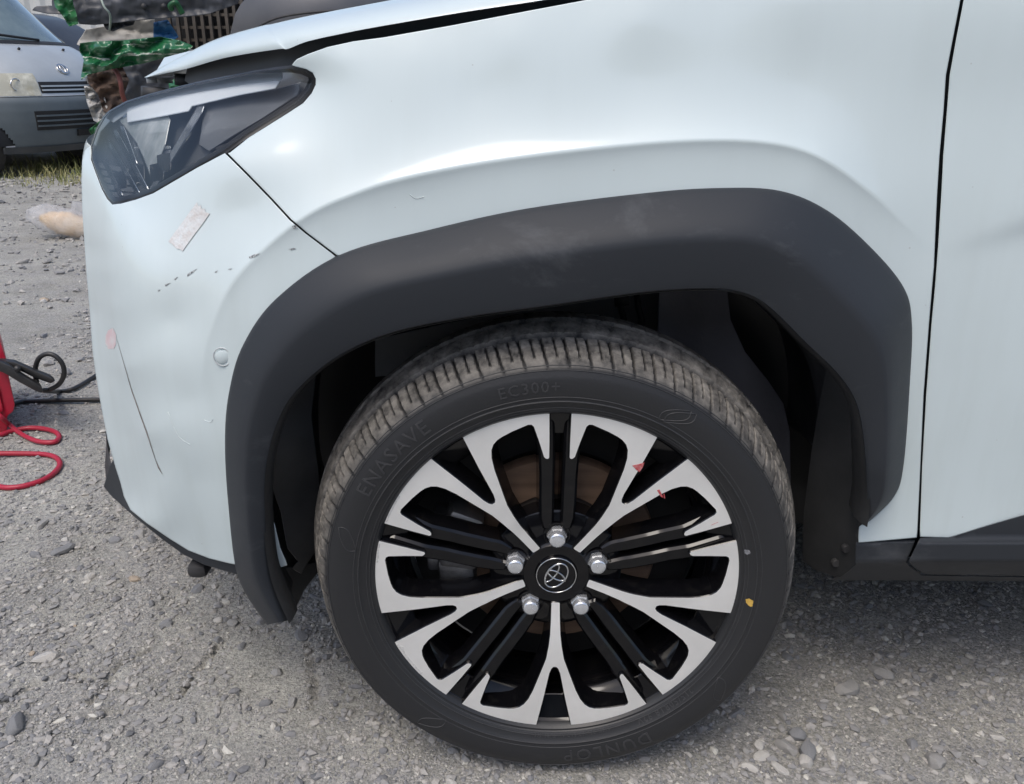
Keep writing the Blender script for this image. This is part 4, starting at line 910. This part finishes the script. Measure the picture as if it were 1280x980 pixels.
gp(panel('green_corner', [(112, 163), (128, 150), (140, 150), (124, 172), (118, 172)], crumple(5.2, .04, 12, 3), GREEN2, step=3, hem=.02), wr)
gp(panel('green_bracket', [(212, 104), (222, 97), (240, 94), (246, 104), (240, 118), (214, 122)], crumple(5.0, .05, 12, 4), GREEN, step=3, hem=.02), wr)
gp(tubeo('hose', catmull([V(139, 82, 5.2), V(147, 92, 5.15), V(151, 105, 5.12), V(153, 118, 5.15), V(159, 133, 5.2)], 5), .016, mat('hose_red', (.22, .06, .045), .6, col2=(.15, .05, .04))), wr)
def rubble(name, c, s, m, seed, r_):
    bm = bmesh.new(); bmesh.ops.create_icosphere(bm, subdivisions=4, radius=1)
    for v in bm.verts:
        q = v.co.normalized(); mxx = max(abs(q.x), abs(q.y), abs(q.z)); b_ = q/mxx; b_ = b_.lerp(q*1.1, .25)
        k = 1+.12*noise.fractal(b_*1.6+Vector((seed, 0, 0)), .8, 2, 4); v.co = Vector((b_.x*s[0], b_.y*s[1], b_.z*s[2]))*k+Vector(c)
    return gp(bm_obj(name, bm, m, None, True, 40), r_)
pc = V(190, 90, 6.6); rubble('crushed_body', (pc.x+.62, 6.75, .50), (.80, .65, .52), WDARK, 3, wr)
w2 = group_root('crumpled_bumper', 'dark plastic bumper with green strip, lying across the flattened wreck', 'car bumper', 160, 10, 5.4)
gp(panel('bumper_skin', [(66, -30), (310, -30), (296, 4), (262, 16), (240, 19), (200, 22), (165, 25), (150, 27), (118, 30), (100, 29), (92, 12), (80, 17), (60, 16), (41, 12), (46, 9), (66, 8)], folded(5.25, .035, 45, 70, 8), WDARK, step=5, hem=.06), w2)
gp(panel('green_strip', [(62, -30), (90, -30), (90, 4), (94, 16), (97, 29), (87, 32), (80, 20), (70, 8)], crumple(5.12, .05, 20, 2), GREEN2, step=4, hem=.02), w2)
gp(tubeo('green_hook', catmull([V(228, 17, 5.1), V(223, 8, 5.08), V(219, 3, 5.06), V(213, 7, 5.06), V(215, 12, 5.08)], 4), .018, GREEN2, ns=6), w2)
gp(tubeo('wire', catmull([V(126, -4, 5.08), V(130, 8, 5.05), V(137, 17, 5.07), V(138, 28, 5.15), V(137, 38, 5.3)], 5), .007, mat('wire_pale', (.35, .42, .36), .5, col2=(.3, .35, .3)), ns=6), w2)
gp(panel('mount_tab', [(130, 30), (150, 27), (168, 25), (166, 30), (150, 34), (142, 38), (134, 36)], crumple(5.3, .06, 12, 7), WDARK, step=3, hem=.03), w2)
for a in (180, 205): gp(link('bolt', mesh(*tube([V(a, 8, 5.16), V(a, 8, 5.3)], .02, 8)), RUBBER), w2)
pc = V(190, 0, 6.2); rubble('bumper_beam', (pc.x+.75, 6.75, 1.45), (.95, .4, .30), WDARK, 8, w2)
gp(link('support_post', mesh(*tube([(pc.x+.7, 6.75, 0), (pc.x+.7, 6.75, 1.25)], .08, 8)), WDARK), w2)
w3 = thing('blue_sheet', 'torn blue plastic sheet wedged above the green crushed panel', 'plastic sheet', tuple(V(205, 48, 5.45)))
gp(panel('sheet', [(193, 29), (209, 26), (222, 46), (214, 50), (193, 50)], crumple(5.42, .05, 14, 4), WBLU, step=3, hem=.01), w3)
# steel cage behind
cg = thing('steel_cage', 'rusty black steel mesh cage standing behind the flattened wreck', 'cage', tuple(V(260, 100, 6.3)*Vector((1, 1, 0)) if False else (V(260, 60, 5.85).x, 5.85, 0)))
CG = mat('cage_steel', (.055, .048, .04), .7, col2=(.10, .085, .07), nscale=12)
a0, b0 = V(218, 70, 5.85), V(330, -30, 5.85)
for i in range(13):
    x = a0.x+(b0.x-a0.x)*i/12; bm = bmesh.new(); box(bm, Vector((x, 5.85, .9)), (.022, .03, 1.8)); gp(bm_obj('upright_bar', bm, CG), cg)
for z in np.arange(.06, 1.8, .085):
    bm = bmesh.new(); box(bm, Vector(((a0.x+b0.x)/2, 5.872, z)), (b0.x-a0.x, .03, .02)); gp(bm_obj('cross_bar', bm, CG), cg)
bm = bmesh.new(); box(bm, Vector(((a0.x+b0.x)/2, 6.0, .9)), (b0.x-a0.x, .02, 1.8)); gp(bm_obj('back_sheet', bm, mat('cage_black', (.008, .008, .009), .8, col2=(.015, .014, .013))), cg)
# grey panel propped behind the bonnet
gp_ = thing('grey_bumper_shell', 'smooth charcoal bumper shell standing upright behind the raised bonnet', 'car bumper', (V(380, 40, 3.6).x, 3.7, 0))
def shell_y(px, py): return 3.6+.0009*((np.asarray(px, float)-390)**2)/60+.0006*(np.asarray(py, float)-20)**2/20
SHG = mat('shell_grey', (.085, .087, .095), .45, col2=(.105, .107, .115), nscale=5, rvar=.1)
sh_ = gp(panel('shell', [(286, 60), (290, 38), (295, 18), (302, 6), (312, -6), (330, -40), (620, -50), (640, 200), (288, 230)], shell_y, SHG, step=14, hem=.04), gp_)
gp(tubeo('seam', catmull([V(318, 36, 3.585), V(345, 23, 3.575), V(385, 16, 3.575), V(440, 12, 3.575), V(500, 8, 3.59)], 5), .006, RUBBER, ns=6), gp_)
bm = bmesh.new(); box(bm, V(450, 150, 3.75)*Vector((1, 1, 0))+Vector((0, .1, .22)), (.9, .16, .44), bev=.03); gp(bm_obj('stand_foot', bm, SHG), gp_)
# corrugated fence far behind
def fence():
    x = np.arange(-40, 40, .04); y = 18+.03*np.sign(np.sin(x*2*math.pi/.32))*np.minimum(1, np.abs(np.sin(x*2*math.pi/.32))*2)
    n_ = len(x); vv = [(a, b, z) for z in (0, 3.2) for a, b in zip(x, y)]; ff = [(i, i+1, n_+i+1, n_+i) for i in range(n_-1)]
    return mesh(vv, ff, False)
fr = thing('corrugated_fence', 'pale corrugated metal fence along the back of the yard', 'fence', (0, 18, 0))
gp(link('sheet', fence(), mat('fence_white', (.52, .53, .52), .5, col2=(.45, .45, .43), nscale=2)), fr)
for x in np.arange(-38, 40, 4.): bm = bmesh.new(); box(bm, Vector((x, 18.1, 1.6)), (.08, .08, 3.3)); gp(bm_obj('post', bm, MATS['fence_white']), fr)

wh = thing('reflection_shed', 'long pale grey steel shed with dark shutters, added unseen behind the camera for reflections', 'added building', (0, -12, 0))  # added out of view so the paint and headlight have something to reflect
WG = mat('cladding', (.36, .37, .37), .5, col2=(.30, .31, .31), nscale=1.5); WS = mat('shutter', (.07, .075, .08), .6, col2=(.10, .105, .11), nscale=3)
boxo('wall', (0, -3, 2.6), (44, 6, 5.2), WG, wh, bev=.05); boxo('roof', (0, -2.9, 5.3), (45, 6.8, .25), mat('roof_dark', (.10, .10, .11), .5, col2=(.13, .13, .14)), wh, bev=.04)
for x in (-15, -9, -3, 3, 9, 15): boxo('shutter', (x, .03, 1.9), (3.6, .12, 3.8), WS, wh, bev=.02)
for x in np.arange(-21, 22, 3.): boxo('window', (x, .02, 4.45), (1.4, .08, .7), mat('wh_glass', (.04, .05, .06), .1, col2=(.06, .07, .08)), wh, bev=.01)

# ------------------------------------------------------------------ wrapped part, charger, cables
bg_ = gr(72, 297); bag = thing('wrapped_part', 'cream car part wrapped in clear plastic lying on the gravel', 'wrapped part', tuple(bg_))
def blob(L, rads, seed, amp, flat=1.):
    n, m_ = 28, 22; vv = []; ff = []
    for i in range(n+1):
        t = i/n; r_ = np.interp(t, np.linspace(0, 1, len(rads)), rads)
        for k in range(m_):
            a = 2*math.pi*k/m_; rr__ = r_*(1+amp*noise.fractal((t*7, math.cos(a)*1.8+seed, math.sin(a)*1.8), .8, 2, 3)); vv.append((L*(t-.5), rr__*math.cos(a), rr__*math.sin(a)*flat))
    for i in range(n):
        for k in range(m_): ff.append((i*m_+k, i*m_+(k+1) % m_, (i+1)*m_+(k+1) % m_, (i+1)*m_+k))
    ff.append(tuple(range(m_))[::-1]); ff.append(tuple(range(n*m_, (n+1)*m_))); return mesh(vv, ff, True)
film = bpy.data.materials.new('plastic_film'); film.use_nodes = True; t_ = film.node_tree; pb = t_.nodes['Principled BSDF']; pb.inputs['Base Color'].default_value = (.85, .85, .86, 1); pb.inputs['Roughness'].default_value = .12; pb.inputs['Alpha'].default_value = .4
nn = t_.nodes.new('ShaderNodeTexNoise'); nn.inputs['Scale'].default_value = 30; bb = t_.nodes.new('ShaderNodeBump'); bb.inputs['Strength'].default_value = .8; bb.inputs['Distance'].default_value = .02; t_.links.new(nn.outputs[0], bb.inputs['Height']); t_.links.new(bb.outputs[0], pb.inputs['Normal'])
core = link('core', blob(.30, [.02, .055, .068, .072, .07, .06], 2, .08), mat('cream_part', (.78, .48, .16), .5, col2=(.66, .52, .34), nscale=10), bag); core.location = (.07, 0, .085); core.rotation_euler = (0, R(14), R(4))
skin = link('plastic_film', blob(.42, [.035, .07, .085, .088, .09, .085, .07], 5, .22), film, bag); skin.location = (.06, 0, .095); skin.rotation_euler = (0, R(14), R(4))
skin2 = link('film_tail', blob(.14, [.05, .07, .04, .015], 9, .3), film, bag); skin2.location = (.17, .05, .16); skin2.rotation_euler = (0, R(-30), 0)

Yb_ = float(gr(5, 545).y)
ch = thing('red_battery_charger', 'red plastic battery booster box standing on the gravel beside the bumper', 'battery charger', (float(V(-40, 540, Yb_).x), Yb_, 0))
REDP = mat('red_plastic', (.46, .018, .045), .38, col2=(.38, .012, .035), nscale=14, coat=.2)
def prism(name, poly, Y0, Y1, m, bev=.006):
    bm = bmesh.new(); A_ = [bm.verts.new(tuple(V(a, b, Y0))) for a, b in poly]
    B_ = [bm.verts.new((v.co.x+(Y1-Y0)*(v.co.x-CAM[0])/(Y0-CAM[1])*(1.15 if v.co.x > -1.4 else 1), Y1, v.co.z)) for v in A_]; n_ = len(poly)
    bm.faces.new(A_); bm.faces.new(B_[::-1])
    for i in range(n_): bm.faces.new((A_[i], A_[(i+1) % n_], B_[(i+1) % n_], B_[i]))
    bmesh.ops.recalc_face_normals(bm, faces=bm.faces[:])
    bmesh.ops.bevel(bm, geom=bm.edges[:], offset=bev, segments=2, affect='EDGES', profile=.5)
    return bm_obj(name, bm, m)
gp(prism('case', [(-90, 410), (-12, 412), (0, 424), (9, 452), (11, 470), (19, 506), (17, 515), (9, 521), (10, 537), (0, 546), (-90, 556)], Yb_, Yb_+.2, REDP), ch)
gp(prism('case_panel', [(-80, 470), (-6, 470), (4, 512), (2, 516), (-80, 524)], Yb_-.008, Yb_+.01, mat('red_panel', (.52, .03, .06), .3, col2=(.45, .02, .045), nscale=10), .003), ch)
gp(prism('handle', [(-70, 400), (-14, 402), (0, 428), (-6, 430), (-18, 409), (-70, 408)], Yb_+.06, Yb_+.14, REDP, .004), ch)
BLKR = mat('cable_black', (.018, .018, .019), .45, col2=(.03, .03, .03), nscale=30); REDR = mat('cable_red', (.42, .02, .05), .4, col2=(.36, .02, .04), nscale=20)
cl = thing('cable_clamp', 'black booster clamp leaning on the side of the red box', 'clamp', tuple(V(30, 475, Yb_-.03)))
gp(prism('jaw', [(-14, 452), (-4, 450), (14, 458), (30, 470), (53, 484), (53, 492), (46, 490), (24, 478), (4, 466), (-12, 462)], Yb_-.05, Yb_-.02, BLKR, .004), cl)
gp(prism('jaw', [(0, 451), (20, 453), (40, 462), (62, 471), (70, 476), (64, 480), (44, 473), (30, 466), (12, 459)], Yb_-.03, Yb_-.002, BLKR, .004), cl)
gp(link('pivot', mesh(*tube([V(22, 461, Yb_-.058), V(22, 461, Yb_)], .009, 12)), BLKR), cl)
def cable(name, pts, rad, m, label, ns=8):
    return link(name, mesh(*tube(catmull(pts, 7), rad, ns)), m, None, label, 'cable')
def g3(a, b, z=.017): return gr(a, b, z)
cable('black_cable', [V(46, 478, Yb_-.02), V(44, 464, Yb_), V(48, 449, Yb_), V(58, 442.5, Yb_), V(69, 445, Yb_), V(78, 455, Yb_), V(80, 468, Yb_), V(74, 480, Yb_), V(62, 487, Yb_), V(55, 488, Yb_+.02), g3(72, 489.5), g3(90, 486.5), g3(108, 477), g3(125, 466), g3(150, 452), g3(190, 450)], .0065, BLKR, 'black booster cable looping up from the clamp')
cable('black_cable', [V(5, 510, Yb_+.12), g3(24, 503), g3(45, 501.5), g3(70, 500.5), g3(100, 500), g3(130, 500), g3(170, 505), g3(220, 505)], .007, BLKR, 'straight black cable running from the red box under the bumper')
cable('red_cable', [V(-8, 512, Yb_-.01), V(2, 522, Yb_-.02), g3(12, 531, .03), g3(26, 542), g3(42, 550), g3(56, 553), g3(69, 552), g3(74, 546), g3(69, 540), g3(55, 536), g3(36, 535), g3(14, 539), g3(0, 544), g3(-30, 552), g3(-60, 565), g3(-30, 568), g3(0, 567), g3(29, 567), g3(56, 568), g3(70, 572), g3(75, 580), g3(69, 590), g3(54, 600), g3(32, 607), g3(15, 609.5), g3(0, 608.5), g3(-40, 600)], .0068, REDR, 'red booster cable lying in loops on the gravel')

# ------------------------------------------------------------------ weeds, gravel, stones
def weeds():
    vv, ff = [], []
    for (a, b, n_, h) in ((20, 212, 30, .16), (35, 216, 40, .18), (48, 212, 40, .25), (60, 217, 40, .2), (72, 214, 40, .22), (84, 219, 40, .2), (95, 213, 50, .3), (106, 208, 50, .32), (114, 200, 40, .3), (10, 226, 30, .1), (45, 225, 40, .1), (80, 226, 40, .1), (100, 222, 40, .14), (-20, 222, 30, .2), (130, 205, 60, .3), (15, 232, 30, .07), (55, 231, 40, .08), (90, 231, 50, .1), (110, 226, 40, .12), (30, 222, 40, .16), (66, 222, 40, .16), (98, 206, 50, .4), (110, 196, 40, .4)):
        c = gr(a, b)
        for k in range(n_):
            x, y = c.x+random.gauss(0, .11), c.y+random.gauss(0, .10); an = random.uniform(0, 6.28); hh = h*random.uniform(.4, 1.1); le = random.uniform(.2, .9)*hh; wd = random.uniform(.003, .007)
            dx, dy = math.cos(an), math.sin(an); i = len(vv)
            for t in (0, .5, 1):
                w_ = wd*(1-t*.9); px_, py_, pz = x+dx*le*t*t, y+dy*le*t*t, hh*t*(1-.25*t)
                vv += [(px_-dy*w_, py_+dx*w_, pz-.005), (px_+dy*w_, py_-dx*w_, pz-.005)]
            ff += [(i, i+1, i+3, i+2), (i+2, i+3, i+5, i+4)]
    return mesh(vv, ff, False)
link('weeds', weeds(), mat('weed_green', (.16, .20, .05), .6, col2=(.42, .37, .18), nscale=2.5), None, 'dry green weeds growing under the silver van', 'weeds', kind='stuff')

def ico():
    bm = bmesh.new(); bmesh.ops.create_icosphere(bm, subdivisions=1, radius=1); v = np.array([tuple(q.co) for q in bm.verts]); f = np.array([[q.index for q in fc.verts] for fc in bm.faces]); bm.free(); return v, f
ICO = ico()
OCT = (np.array([(1, 0, 0), (-1, 0, 0), (0, 1, 0), (0, -1, 0), (0, 0, 1), (0, 0, -1)], float), np.array([(0, 2, 4), (2, 1, 4), (1, 3, 4), (3, 0, 4), (2, 0, 5), (1, 2, 5), (3, 1, 5), (0, 3, 5)]))
def gravel_mat():
    m = bpy.data.materials.new('gravel_stone'); m.use_nodes = True; t = m.node_tree; b = t.nodes['Principled BSDF']; b.inputs['Roughness'].default_value = .85; b.inputs['Specular IOR Level'].default_value = .25
    a = t.nodes.new('ShaderNodeAttribute'); a.attribute_name = 'tone'; tc = t.nodes.new('ShaderNodeTexCoord'); n_ = t.nodes.new('ShaderNodeTexNoise'); n_.inputs['Scale'].default_value = 260; n_.inputs['Detail'].default_value = 5; t.links.new(tc.outputs['Object'], n_.inputs['Vector'])
    r_ = t.nodes.new('ShaderNodeValToRGB'); e = r_.color_ramp.elements; e[0].position = 0; e[0].color = (.13, .135, .14, 1); e[1].position = 1; e[1].color = (.56, .545, .49, 1)
    for p_, c in ((.3, (.22, .222, .228)), (.55, (.31, .303, .29)), (.8, (.42, .40, .37))): q = e.new(p_); q.color = (*c, 1)
    ad = t.nodes.new('ShaderNodeMath'); ad.operation = 'MULTIPLY_ADD'; ad.inputs[1].default_value = .35; t.links.new(n_.outputs[0], ad.inputs[0]); t.links.new(a.outputs['Fac'], ad.inputs[2])
    sb = t.nodes.new('ShaderNodeMath'); sb.operation = 'SUBTRACT'; sb.inputs[1].default_value = .17; t.links.new(ad.outputs[0], sb.inputs[0]); t.links.new(sb.outputs[0], r_.inputs[0]); t.links.new(r_.outputs[0], b.inputs['Base Color'])
    bp = t.nodes.new('ShaderNodeBump'); bp.inputs['Strength'].default_value = .35; bp.inputs['Distance'].default_value = .001; t.links.new(n_.outputs[0], bp.inputs['Height']); t.links.new(bp.outputs[0], b.inputs['Normal'])
    return m
GRAV = gravel_mat()
def gravel(boxes):
    AV, AF, AT = [], [], []; off = 0
    for (x0, x1, y0, y1, n_, s0, s1) in boxes:
        x = rng.uniform(x0, x1, n_); y = rng.uniform(y0, y1, n_)
        den = np.array([noise.noise((a*2.3, b*2.3, 1))+.5*noise.noise((a*7, b*7, 4)) for a, b in zip(x, y)])
        keep = rng.uniform(-.75, .45, n_) < den; x, y = x[keep], y[keep]; n2 = len(x)
        s = s0+(s1-s0)*rng.uniform(0, 1, n2)**3.2
        z = np.array([gh(a, b) for a, b in zip(x, y)])
        IV, IF = OCT if s1 < .004 else ICO
        base = np.repeat(IV[None], n2, 0)*(1+rng.normal(0, .24, (n2, len(IV), 1)))
        base *= np.stack([rng.uniform(.8, 1.5, n2), rng.uniform(.7, 1.1, n2), rng.uniform(.4, .8, n2)], 1)[:, None]*s[:, None, None]
        an = rng.uniform(0, 6.28, n2); c, s_ = np.cos(an)[:, None], np.sin(an)[:, None]
        X_ = base[..., 0]*c-base[..., 1]*s_+x[:, None]; Y_ = base[..., 0]*s_+base[..., 1]*c+y[:, None]; Z_ = base[..., 2]+(z+s*.18)[:, None]
        AV.append(np.stack([X_, Y_, Z_], -1).reshape(-1, 3)); AF.append((np.repeat(IF[None], n2, 0)+(off+np.arange(n2)*len(IV))[:, None, None]).reshape(-1, 3)); AT.append(np.repeat(np.clip(rng.normal(.55, .2, n2), 0, 1), len(IV))); off += n2*len(IV)
    V_ = np.concatenate(AV); F_ = np.concatenate(AF); me = bpy.data.meshes.new('gravel')
    me.vertices.add(len(V_)); me.vertices.foreach_set('co', V_.astype(np.float32).ravel()); me.loops.add(len(F_)*3); me.loops.foreach_set('vertex_index', F_.astype(np.int32).ravel())
    me.polygons.add(len(F_)); me.polygons.foreach_set('loop_start', np.arange(0, len(F_)*3, 3, dtype=np.int32)); me.polygons.foreach_set('loop_total', np.full(len(F_), 3, np.int32))
    me.update(calc_edges=True); me.polygons.foreach_set('use_smooth', np.zeros(len(F_), bool))
    a = me.attributes.new('tone', 'FLOAT', 'POINT'); a.data.foreach_set('value', np.concatenate(AT).astype(np.float32)); me.validate(); return me
link('gravel', gravel([(-1.1, .95, -.25, .75, 190000, .0008, .0034), (-1.3, 1.05, -.3, .9, 42000, .0018, .0078), (-1.9, .0, .7, 2.2, 60000, .0014, .0039), (-1.9, 1.3, .9, 2.6, 16000, .002, .010), (-5.5, .3, 2.6, 9, 14000, .005, .022)]), GRAV, None, 'loose grey gravel scattered over the packed yard', 'gravel', kind='stuff')

def stone_mesh(seed):
    bm = bmesh.new(); bmesh.ops.create_icosphere(bm, subdivisions=2, radius=1); r_ = random.Random(seed)
    for k in range(7):                     # facet by cutting planes
        nrm_ = Vector((r_.gauss(0, 1), r_.gauss(0, 1), r_.gauss(0, 1))).normalized(); d = r_.uniform(.5, .8)
        for v in bm.verts:
            q = v.co.dot(nrm_)
            if q > d: v.co -= nrm_*(q-d)
    for v in bm.verts: v.co *= 1+.06*noise.noise(v.co*2+Vector((seed, 0, 0)))
    me = bpy.data.meshes.new('stone'); bm.to_mesh(me); bm.free(); me.polygons.foreach_set('use_smooth', np.ones(len(me.polygons), bool)); me.update(); me.set_sharp_from_angle(angle=R(28)); return me
SM = [stone_mesh(i) for i in range(12)]
TONES = {'pale': ((.46, .445, .415), (.58, .56, .52)), 'grey': ((.27, .267, .26), (.38, .37, .35)), 'slate': ((.17, .177, .187), (.30, .30, .30)), 'brown': ((.36, .29, .22), (.46, .39, .31))}
SMATS = {k: mat('stone_'+k, a, .85, col2=b, nscale=45, bump=.5, bscale=160, spec=.25) for k, (a, b) in TONES.items()}
KIND = {'pale': 'pale rounded', 'grey': 'mid-grey angular', 'slate': 'dark slate-blue', 'brown': 'tan brown'}
def stone_label(x, y, r_, tone):
    if y > 1.1: z_ = 'on the open gravel out beyond the front bumper'
    elif x > .3 and y > .13: z_ = 'in the shade under the door sill'
    elif x > .12: z_ = 'on the lit ground behind the front tyre'
    elif x > -.12: z_ = 'right beside the foot of the front tyre'
    elif y > .42: z_ = 'on the ground below the front bumper'
    else: z_ = 'on the cracked ground ahead of the front tyre'
    return ('large ' if r_ > .0085 else 'small ')+KIND[tone]+' stone '+z_
placed = []
def stone(x, y, r_, tone, fl=.6, el=1.2):
    me = random.choice(SM)
    o = bpy.data.objects.new('stone', None if False else me.copy()); COL.objects.link(o); o.data.materials.append(SMATS[tone])
    o.location = (x, y, gh(x, y)+r_*fl*.30); o.scale = (r_*el, r_/math.sqrt(el), r_*fl); o.rotation_euler = (random.uniform(-.15, .15), random.uniform(-.15, .15), random.uniform(0, 6.28))
    o['label'] = stone_label(x, y, r_, tone); o['category'] = 'stone'; o['group'] = o['label'].replace(' stone ', ' stones '); placed.append((x, y, r_))
HAND = [(947, 937, 15, 'pale'), (951, 953, 17, 'pale'), (936, 967, 16, 'pale'), (974, 968, 17, 'pale'), (982, 941, 22, 'grey'), (995, 925, 20, 'slate'), (1008, 945, 25, 'slate'), (1006, 961, 18, 'pale'), (1038, 952, 15, 'pale'), (1057, 866, 27, 'grey'), (1100, 845, 20, 'grey'), (1238, 841, 14, 'grey'), (1138, 935, 15, 'slate'), (1166, 960, 22, 'grey'), (1245, 927, 12, 'pale'), (1045, 930, 12, 'grey'), (919, 898, 15, 'slate'), (977, 901, 12, 'grey'), (1014, 908, 11, 'slate'), (984, 826, 14, 'slate'), (976, 815, 12, 'grey'), (1080, 936, 9, 'slate'),
        (57, 826, 19, 'pale'), (45, 955, 15, 'grey'), (22, 909, 24, 'slate'), (196, 963, 15, 'slate'), (220, 957, 11, 'slate'), (179, 950, 10, 'grey'), (273, 805, 11, 'slate'), (208, 785, 14, 'slate'), (238, 848, 7, 'slate'), (274, 780, 12, 'pale'), (293, 783, 14, 'grey'), (303, 812, 11, 'slate'), (378, 801, 17, 'slate'), (247, 740, 17, 'slate'), (177, 674, 17, 'grey'), (190, 680, 13, 'slate'), (80, 694, 19, 'slate'), (46, 700, 13, 'slate'), (146, 679, 15, 'slate'), (167, 727, 13, 'brown'), (54, 662, 15, 'grey'), (66, 659, 11, 'grey'), (98, 673, 10, 'grey'), (92, 783, 7, 'brown'), (41, 820, 8, 'brown'), (349, 917, 10, 'slate'), (243, 906, 10, 'slate'), (151, 834, 11, 'grey'), (53, 942, 10, 'grey'), (90, 816, 11, 'slate'), (70, 785, 11, 'slate'), (281, 779, 10, 'slate'), (327, 782, 11, 'slate'), (362, 783, 9, 'grey'), (395, 880, 9, 'grey'), (102, 454, 11, 'grey'), (56, 377, 11, 'brown'), (75, 423, 9, 'grey'), (97, 365, 10, 'grey'), (30, 330, 8, 'grey'), (80, 520, 9, 'slate'), (60, 330, 8, 'grey'), (1190, 870, 10, 'slate'), (1120, 800, 9, 'grey'), (1050, 790, 11, 'grey'), (1230, 760, 13, 'slate'), (1015, 745, 14, 'grey'), (1170, 742, 9, 'grey'), (1262, 905, 10, 'slate'), (1225, 960, 12, 'grey'), (1095, 965, 10, 'grey'), (860, 960, 9, 'slate'), (620, 965, 9, 'grey'), (480, 945, 11, 'slate'), (430, 905, 10, 'slate'), (330, 960, 11, 'grey'), (270, 945, 9, 'pale')]
for (a, b, w_, tone) in HAND:
    g = gr(a, b); dist = (g-Vector(CAM)).length; stone(g.x, g.y, w_*.5*dist/F*1.02, tone, random.uniform(.45, .75), random.uniform(1.0, 1.5))
k = 0
while k < 190:
    x, y = random.uniform(-1.15, 1.0), random.uniform(-.2, 1.1)
    if abs(x) < .12 and 0 < y < .24: continue
    r_ = .0042+.007*random.random()**2
    if any((x-a)**2+(y-b)**2 < (r_+c)**2*1.4 for a, b, c in placed): continue
    stone(x, y, r_, random.choices(['grey', 'slate', 'pale', 'brown'], [7, 2, 2, .3])[0], random.uniform(.45, .75), random.uniform(1, 1.6)); k += 1
k = 0
while k < 70:
    x, y = random.uniform(-3.2, -.7), random.uniform(1.1, 4.5); r_ = .008+.014*random.random()**2
    stone(x, y, r_, random.choices(['grey', 'slate', 'pale', 'brown'], [6, 1.5, 3, .5])[0], random.uniform(.45, .75), random.uniform(1, 1.6)); k += 1
